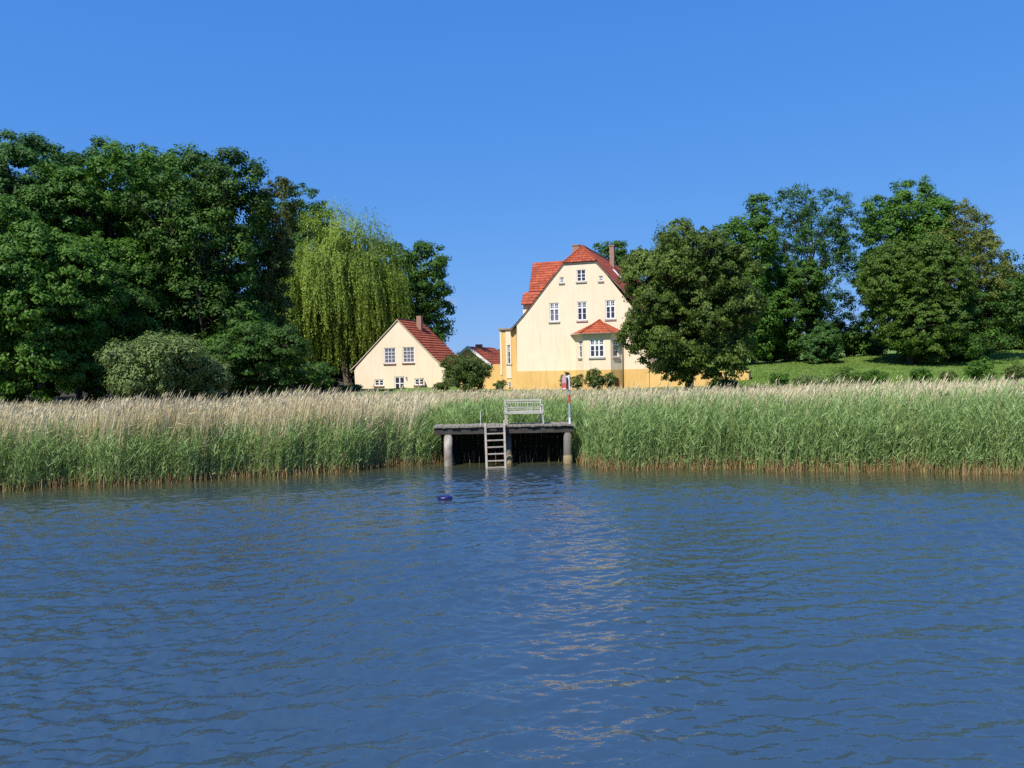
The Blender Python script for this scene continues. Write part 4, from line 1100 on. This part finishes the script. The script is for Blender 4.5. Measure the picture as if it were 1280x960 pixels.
# ================================================================ REEDS
def reeds():
    g = rng
    # --- green new growth at the water's edge
    parts = []
    n_ = 23000
    x = g.uniform(-27, 27, n_)
    t = -.35 + 5.4 * g.random(n_) ** 1.35
    y = shore(x) + t
    under = (x > -2.68) & (x < 2.0)
    y = np.where(under, 26.8 + g.random(n_) * 4.2, y)
    z0 = np.maximum(ground(x, y), -.15)
    clump = np.sin(x * 1.7) * np.sin(x * .6 + y) * .5 + np.sin(x * 4.1 + y * 2) * .3
    right = smooth((x + 2) / 8)
    h = (1.55 + .28 * right + .20 * clump + g.normal(0, .17, n_)) * np.where(t < 0, .85, 1)
    h = np.where(under, 1.75 + g.normal(0, .15, n_), h)
    h = h + .18 * smooth((x - 8) / 7) 
    lean = np.stack([.12 + g.normal(0, .12, n_), g.normal(0, .10, n_), np.zeros(n_)], 1) * h[:, None]
    base = np.stack([x, y, z0 - .05], 1); tip = base + lean + np.stack([np.zeros(n_), np.zeros(n_), h], 1)
    tint = np.clip(.5 + .18 * clump + g.normal(0, .16, n_), 0, 1)
    w = np.full(n_, .012)
    v, f = ribbons(base, tip, lean * -.12, w, w * .5, 2); parts.append((v, f, np.repeat(tint * .8, 2)))
    NL = 12
    for k_ in range(NL):
        s = g.uniform(.17 if k_ else .8, 1.0, n_)
        p = base + (tip - base) * s[:, None]
        a = g.uniform(0, 2 * np.pi, n_)
        ln_ = g.uniform(.15, .36, n_) * (.75 + .35 * (s > .5))
        dirv = np.stack([np.cos(a) * .6 + .12, np.sin(a) * .6, np.full(n_, .62) + g.normal(0, .32, n_)], 1)
        q = p + dirv * ln_[:, None]
        bend = np.stack([np.zeros(n_), np.zeros(n_), .10 * ln_], 1)
        wv = g.uniform(.016, .028, n_)
        v, f = ribbons(p, q, bend, wv, wv * .15, 2); parts.append((v, f, np.repeat(np.clip(tint + g.normal(0, .14, n_), 0, 1), 2)))
    v, f, t_ = cat_meshes(parts)
    ob = np_mesh('green_reeds', v, f, M['reed_green'], None, t_); tag(ob, 'belt of fresh green reeds along the water edge', 'reeds', kind='stuff')
    # --- brown stubble and dead stems at the foot
    n_ = 15000
    x = g.uniform(-27, 27, n_); t = -.65 + 1.3 * g.random(n_) ** .8
    y = shore(x) + t
    y = np.where((x > -2.68) & (x < 2.0), 26.0 + g.random(n_) * .45, y)
    kp = ~((x > -2.68) & (x < 2.0)) | (g.random(n_) < .10)
    x, y, t = x[kp], y[kp], t[kp]; n_ = len(x)
    z0 = np.maximum(ground(x, y), -.2)
    h = g.uniform(.12, .42, n_) * (1 + .6 * (g.random(n_) < .10)) * np.where(t < -.4, .7, 1)
    base = np.stack([x, y, z0], 1); ln_ = g.normal(0, .24, (n_, 3)) * h[:, None]; ln_[:, 2] = h - z0
    w = g.uniform(.010, .026, n_)
    v, f = ribbons(base, base + ln_, ln_ * 0, w, w * .6, 1)
    ob = np_mesh('reed_stubble', v, f, M['stub'], None, g.random(n_)); tag(ob, 'brown dead reed stems standing in the shallow water', 'reeds', kind='stuff')
    # --- tall dry reeds with plumes
    parts = []; pl_ = []
    n_ = 62000
    u = g.random(n_)
    dist = 2.0 + 24 * u ** 1.25
    ang = g.uniform(-1, 1, n_)
    x = ang * (26 + dist * .95)
    n2 = 9000
    x2 = g.uniform(-27, -3.4, n2); d2 = g.uniform(-.1, 2.2, n2)
    x3 = g.uniform(2.6, 27, n2 // 12); d3 = g.uniform(.3, 2.2, n2 // 12)
    x = np.concatenate([x, x2, x3]); dist = np.concatenate([dist, d2, d3]); n_ = len(x)
    y = shore(x) + dist
    under = (x > -3.3) & (x < 2.4); y = np.where(under & (y < 31), 31 + g.random(n_) * 4, y)
    keep = (y < 52) & ~((y > 52)); x, y, dist = x[keep], y[keep], dist[keep]; n_ = len(x)
    z0 = ground(x, y)
    left = 1 - smooth((x + 9) / 9)
    # a tan stem here and there stands among the green ones
    topz = CAMZ - .27 - .16 * smooth((-x - 9) / 6) - (26.0 + 1.5 * np.sin(x * .25)) * y / F + .09 * np.sin(x * 1.1 + y * .6) + .06 * np.sin(x * 3.3 + y) + g.normal(0, .15, n_)
    h = np.clip(topz - z0, .5, 2.5)
    far = smooth((dist - 14) / 9)
    lean = np.stack([.14 + g.normal(0, .07, n_), g.normal(0, .06, n_), np.zeros(n_)], 1) * h[:, None]
    base = np.stack([x, y, z0 + .25 * h * (dist > 3)], 1); tip = np.stack([x, y, z0 + h], 1) + lean
    w = g.uniform(.012, .022, n_) + .008 * far
    patch = .5 + .25 * np.sin(x * .35 + 2) * np.sin(y * .3) + .12 * np.sin(x * 1.3)
    tint = np.clip(patch + g.normal(0, .2, n_) + .10, 0, 1)
    v, f = ribbons(base, tip, lean * -.2, w, w * .6, 2); parts.append((v, f, np.repeat(tint, 2)))
    for _ in range(1):
        s = g.uniform(.35, .85, n_)
        p = base + (tip - base) * s[:, None]; a = g.uniform(0, 6.28, n_); l_ = g.uniform(.2, .4, n_)
        q = p + np.stack([np.cos(a) * .5 + .4, np.sin(a) * .5, g.normal(.35, .3, n_)], 1) * l_[:, None]
        wv = g.uniform(.012, .024, n_)
        v, f = ribbons(p, q, np.zeros((n_, 3)), wv, wv * .2, 1); parts.append((v, f, np.clip(tint + .05, 0, 1)))
    v, f, t_ = cat_meshes(parts)
    ob = np_mesh('dry_reeds', v, f, M['reed_tan'], None, t_); tag(ob, 'broad bed of tall straw-coloured dry reeds behind the green ones', 'reeds', kind='stuff')
    # plumes
    has = g.random(n_) < .40
    p = tip[has]; m_ = len(p)
    dirv = np.stack([.48 + g.normal(0, .10, m_), g.normal(0, .12, m_), np.full(m_, .9)], 1)
    l_ = g.uniform(.14, .30, m_)
    q = p + dirv * l_[:, None]
    v1, f1 = ribbons(p, (p + q) / 2, np.zeros((m_, 3)), np.full(m_, .015), g.uniform(.014, .030, m_), 1)
    v2, f2 = ribbons((p + q) / 2, q, np.zeros((m_, 3)), g.uniform(.014, .030, m_), np.full(m_, .008), 1)
    v, f, t_ = cat_meshes([(v1, f1, g.random(m_)), (v2, f2, g.random(m_))])
    mpl = tinted('reed_plumes', [(0.41, 0.33, 0.19), (0.61, 0.52, 0.33), (0.78, 0.69, 0.47)], .8, .1, .2, (1, 1, 1))
    ob = np_mesh('reed_plumes', v, f, mpl, None, t_); tag(ob, 'brownish plumes on top of the dry reeds', 'reeds', kind='stuff')
    # --- meadow grass behind, up to the houses
    n_ = 60000
    y = g.uniform(44, 62, n_); x = g.uniform(-1, 1, n_) * (y * .74 + 4)
    lim = np.where(x > 17, 56 - .0 * x, 62)
    k2 = (y < lim); x, y = x[k2], y[k2]; n_ = len(x)
    z0 = ground(x, y)
    topz = CAMZ - .08 - 25.0 * y / F + g.normal(0, .08, n_)
    h = np.clip(topz - z0, .12, 1.3) * g.uniform(.75, 1.1, n_)
    lean = np.stack([.18 + g.normal(0, .16, n_), g.normal(0, .12, n_), np.zeros(n_)], 1) * h[:, None]
    base = np.stack([x, y, z0 - .05], 1); tip = base + lean + np.stack([x * 0, x * 0, h], 1)
    w = g.uniform(.015, .035, n_)
    v, f = ribbons(base, tip, lean * -.2, w, w * .3, 2)
    ob = np_mesh('meadow_grass', v, f, M['reed_grass'], None, np.repeat(np.clip(g.normal(.5, .25, n_), 0, 1), 2)); tag(ob, 'grey-green meadow grass between the reeds and the houses', 'grass', kind='stuff')
    # --- short lawn tufts on the slope
    n_ = 60000
    y = 56 + 44 * g.random(n_); x = 17 + g.random(n_) * (y * .72 - 12)
    z0 = ground(x, y); h = g.uniform(.05, .14, n_)
    base = np.stack([x, y, z0 - .01], 1); tip = base + np.stack([g.normal(0, .05, n_), g.normal(0, .05, n_), h], 1)
    w = g.uniform(.06, .14, n_)
    v, f = ribbons(base, tip, base * 0, w, w * .3, 1)
    ml_ = tinted('lawn_tufts', [(0.115, 0.19, 0.034), (0.165, 0.255, 0.054), (0.23, 0.32, 0.08)], .7, .1, .25)
    ob = np_mesh('lawn_grass', v, f, ml_, None, g.random(n_)); tag(ob, 'short mown grass on the sloping lawn', 'grass', kind='stuff')
reeds()

# ================================================================ BATHING PLATFORM
def platform():
    g = random.Random(5)
    YF, YB = 25.4, 26.6
    fl = at(541.5, 534, YF); fr_ = at(718.5, 529.5, YF)
    zd = (fl.z + fr_.z) / 2
    x0, x1 = fl.x, fr_.x
    root = empty('bathing_platform', ((x0 + x1) / 2, YF, 0), 'weathered wooden bathing platform on piles at the reed edge', 'jetty')
    nb = int((x1 - x0) / .145)
    dk = MB()
    for i in range(nb):
        a = x0 + (x1 - x0) * i / nb; b_ = a + (x1 - x0) / nb - .012
        dz = g.uniform(-.008, .008)
        dk.box(a, b_, YF - .06 + g.uniform(-.03, .02), YB + g.uniform(-.03, .03), zd - .05 + dz, zd + dz)
    dk.build('deck', M['wood'], root)
    for yy in (YF, YB - .25):
        bm2 = MB(); bm2.box(x0 + .03, x1 - .06, yy, yy + .16, zd - .27, zd - .062); bm2.build('beam', M['beam'], root, bevel=.01)
    for xx in (x0 + .05, x1 - .2):
        bm2 = MB(); bm2.box(xx, xx + .14, YF + .165, YB - .255, zd - .25, zd - .064); bm2.build('beam', M['beam'], root, bevel=.01)
    for (px0, px1, yy, mt, cap) in ((555, 566, YF + .12, 'postwhite', False), (633, 640, YF + .45, 'post', True), (704.5, 715, YF + .12, 'post', True)):
        a = at(px0, 560, yy).x; b_ = at(px1, 560, yy).x; c = (a + b_) / 2; r = (b_ - a) / 2
        p = MB(); p.tube([(c + .02, yy + .02, -1.2), (c, yy, .0), (c - .01, yy, .45), (c, yy, zd - .275)], [r * 1.05, r * 1.03, r * .97, r * .94], 18)
        po_ = p.build('post', M[mt], root, smooth=True)
        if cap:
            q = MB(); pts = []; 
            q.tube([(c, yy, .0), (c, yy, .10), (c, yy, .22), (c, yy, .30)], [r * 1.06, r * 1.16, r * 1.12, r * 1.0], 14, False); q.build('crust', M['rust'], po_, smooth=True)
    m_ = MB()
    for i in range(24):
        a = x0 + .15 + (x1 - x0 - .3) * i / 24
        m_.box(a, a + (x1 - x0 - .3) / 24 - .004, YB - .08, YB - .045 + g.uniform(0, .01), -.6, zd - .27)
    m_.build('shade_boards', M['underdeck_shade'], root)
    # ladder
    def onlad(px, py, Y): return at(px, py, Y)
    tl, tr_ = at(606.6, 531.5, YF - .10), at(630.2, 530, YF - .10)
    bl, br_ = at(608.6, 592, 24.15), at(632.2, 591, 24.15)
    bl.z = -.5; br_.z = -.5; bl.y = br_.y = 24.35
    lad = empty('ladder', ((tl.x + tr_.x) / 2, YF - .12, 0), 'pale wooden bathing ladder leaning from the platform into the water', 'ladder')
    for a, b_ in ((tl + ZV * .06, bl), (tr_ + ZV * .12, br_)):
        m_ = MB(); d = (b_ - a).normalized()
        nn = Vector((1, 0, 0)); bb = d.cross(nn).normalized()
        m_.frame_box(a, nn, bb, d, -.035, .035, -.045, .045, 0, (b_ - a).length); m_.build('rail', M['ladder'], lad, bevel=.008)
    zt_, zb_ = tl.z, bl.z
    for z in (1.27, 1.06, .85, .64, .43, .22, .02):
        t = (zt_ - z) / (zt_ - zb_)
        a = tl.lerp(bl, t); b_ = tr_.lerp(br_, t); b_.z = a.z + .012; a.z -= .0
        m_ = MB(); m_.frame_box(a, (b_ - a).normalized(), Vector((0, 1, 0)), ZV, .03, (b_ - a).length - .03, -.045, .03, -.018, .022); m_.build('rung', M['ladder'], lad, bevel=.005)
    # thin handrail post
    hx = at(601, 532, YF + .05)
    m_ = MB(); m_.tube([(hx.x, hx.y, zd - .04), (hx.x - .01, hx.y, at(601, 514, YF + .05).z)], .010, 8); ob = m_.build('handrail_post', M['steel'], None, smooth=True)
    tag(ob, 'thin grey metal rod standing on the platform left of the ladder', 'post')
    # bench
    yb = YF + .55
    bx0, bx1 = at(630, 520, yb).x, at(680, 520, yb).x
    root = empty('garden_bench', ((bx0 + bx1) / 2, yb, zd + .002), 'pale painted slatted bench standing on the bathing platform', 'bench')
    zf = zd + .004
    def bar(a, b_, r, nm, sm=True, box=True):
        m_ = MB()
        a, b_ = Vector(a), Vector(b_); d = (b_ - a).normalized()
        s1 = d.cross(Vector((0, 1, 0)) if abs(d.y) < .9 else Vector((1, 0, 0))).normalized(); s2 = d.cross(s1)
        m_.frame_box(a, s1, s2, d, -r, r, -r, r, 0, (b_ - a).length); return m_.build(nm, M['benchpaint'], root, bevel=.004)
    zs, ztb = zf + .40, zf + .82
    yfr, yre = yb - .22, yb + .22
    for xx in (bx0 + .1, bx1 - .04): bar((xx, yfr, zf), (xx, yfr, zs + .2), .022, 'leg')
    for xx in (bx0 + .04, bx1 - .1): bar((xx, yre, zf), (xx, yre + .08, ztb), .022, 'leg')
    for (xa, xb) in ((bx0 + .1, bx0 + .04), (bx1 - .04, bx1 - .1)): bar((xa, yfr - .03, zs + .21), (xb, yre + .04, zs + .23), .022, 'armrest')
    st = MB()
    for i in range(6):
        yy = yfr - .04 + i * .082; st.box(bx0, bx1, yy, yy + .062, zs - .0, zs + .035)
    st.box(bx0 + .03, bx1 - .03, yfr - .046, yfr - .042, zs - .05, zs + .03)
    st.build('seat', M['benchpaint'], root)
    bk = MB()
    y2 = yre + .055
    for z in (ztb - .06, ztb - .13, zs + .13, zs + .07): bk.box(bx0 + .03, bx1 - .09, y2 + (.02 if z > zs + .2 else 0), y2 + .03 + (.02 if z > zs + .2 else 0), z, z + (.055 if z > ztb - .1 else .025))
    n_ = 14
    for i in range(n_ + 1):
        xx = bx0 + .06 + (bx1 - bx0 - .18) * i / n_; r_ = .013 if i in (5, 9) else .006
        bk.add([Vector((xx - r_, y2 + .012, zs + .08)), Vector((xx + r_, y2 + .012, zs + .08)), Vector((xx + r_, y2 + .03, ztb - .09)), Vector((xx - r_, y2 + .03, ztb - .09)),
                Vector((xx - r_, y2 + .022, zs + .08)), Vector((xx + r_, y2 + .022, zs + .08)), Vector((xx + r_, y2 + .042, ztb - .09)), Vector((xx - r_, y2 + .042, ztb - .09))],
               [(0, 1, 2, 3), (4, 7, 6, 5), (0, 3, 7, 4), (1, 5, 6, 2)])
    bk.build('backrest', M['benchpaint'], root)
    # striped pole with rescue box
    yp = YF + .12
    pb = at(712.3, 530, yp); pt = at(711, 469, yp)
    root = empty('striped_pole', (pb.x, yp, zd), 'white and red banded pole at the right end of the platform carrying a rescue box', 'pole')
    H = pt.z - zd
    bands = [(0, .13, 'white'), (.13, .43, 'polegrey'), (.43, .60, 'polered'), (.60, .70, 'polegrey'), (.70, 1.0, 'white')]
    for a, b_, mt in bands:
        m_ = MB(); m_.tube([(pb.x + (pt.x - pb.x) * a, yp, zd + .005 + H * a), (pb.x + (pt.x - pb.x) * b_, yp, zd + .005 + H * b_)], .037, 14); m_.build('band', M[mt], root, smooth=False)
    # rescue box: hexagonal-topped red and pink box turned to the left
    a = at(702.2, 478, yp); b_ = at(709.6, 478, yp)
    z0 = at(705, 487, yp).z; z1 = at(705, 479, yp).z; z2 = at(705, 471.2, yp).z; z3 = at(705, 467.6, yp).z
    rb = empty('rescue_box', (a.x, yp, z0), 'faded red and pink rescue box with peaked top fixed to the striped pole', 'rescue box')
    m_ = MB(); m_.box(a.x, b_.x - .05, yp - .10, yp + .10, z0, z1); lo = m_.build('case', M['signred'], rb, bevel=.01)
    m_ = MB()
    m_.poly_prism([Vector((a.x + .005, yp - .095, z1 + .004)), Vector((b_.x - .055, yp - .095, z1 + .004)), Vector((b_.x - .055, yp - .095, z2)), Vector(((a.x + b_.x) / 2, yp - .095, z3)), Vector((a.x + .03, yp - .095, z2 + .01)), Vector((a.x + .005, yp - .095, z2 - .08))], Vector((0, .19, 0)))
    m_.build('cover', M['signpink'], rb)
    m_ = MB(); m_.box(b_.x - .048, b_.x - .003, yp - .085, yp + .085, z0 + .02, z2 - .02); m_.build('side_panel', M['signdark'], rb)
    m_ = MB(); m_.box(a.x + .02, b_.x - .07, yp - .106, yp - .1005, z0 + .01, z0 + .05); m_.build('label_strip', M['white'], rb)
    m_ = MB(); m_.box(b_.x - .06, pt.x - .03, yp - .03, yp + .03, z2 - .015, z2 + .035); m_.build('bracket', M['white'], rb)
platform()

# ---- floating buoy: a flat ring-shaped tube with a raised top
def buoy():
    p = at(555.5, 624.5, 18.6); c = Vector((p.x, 18.75, .0))
    root = empty('float', c, 'small dark blue oval float drifting on the water in front of the platform', 'float')
    m_ = MB()
    n_ = 28; k_ = 12; r = .05
    vs = []; fs = []
    for i in range(n_):
        w = 2 * math.pi * i / n_
        cc = Vector((math.cos(w) * .135, math.sin(w) * .10, .03)); d = Vector((math.cos(w), math.sin(w), 0))
        for j in range(k_):
            q = 2 * math.pi * j / k_
            vs.append(c + cc + d * math.cos(q) * r + ZV * math.sin(q) * r * 1.05)
    for i in range(n_):
        for j in range(k_):
            fs.append((i * k_ + j, ((i + 1) % n_) * k_ + j, ((i + 1) % n_) * k_ + (j + 1) % k_, i * k_ + (j + 1) % k_))
    m_.add(vs, fs); m_.build('ring', M['float'], root, smooth=True)
    m_ = MB(); pts = [(math.cos(2 * math.pi * i / 24) * .13, math.sin(2 * math.pi * i / 24) * .095) for i in range(24)]
    m_.poly_prism([c + Vector((a, b_, .05)) for a, b_ in pts], ZV * .012); m_.build('cover', M['float'], root)
buoy()
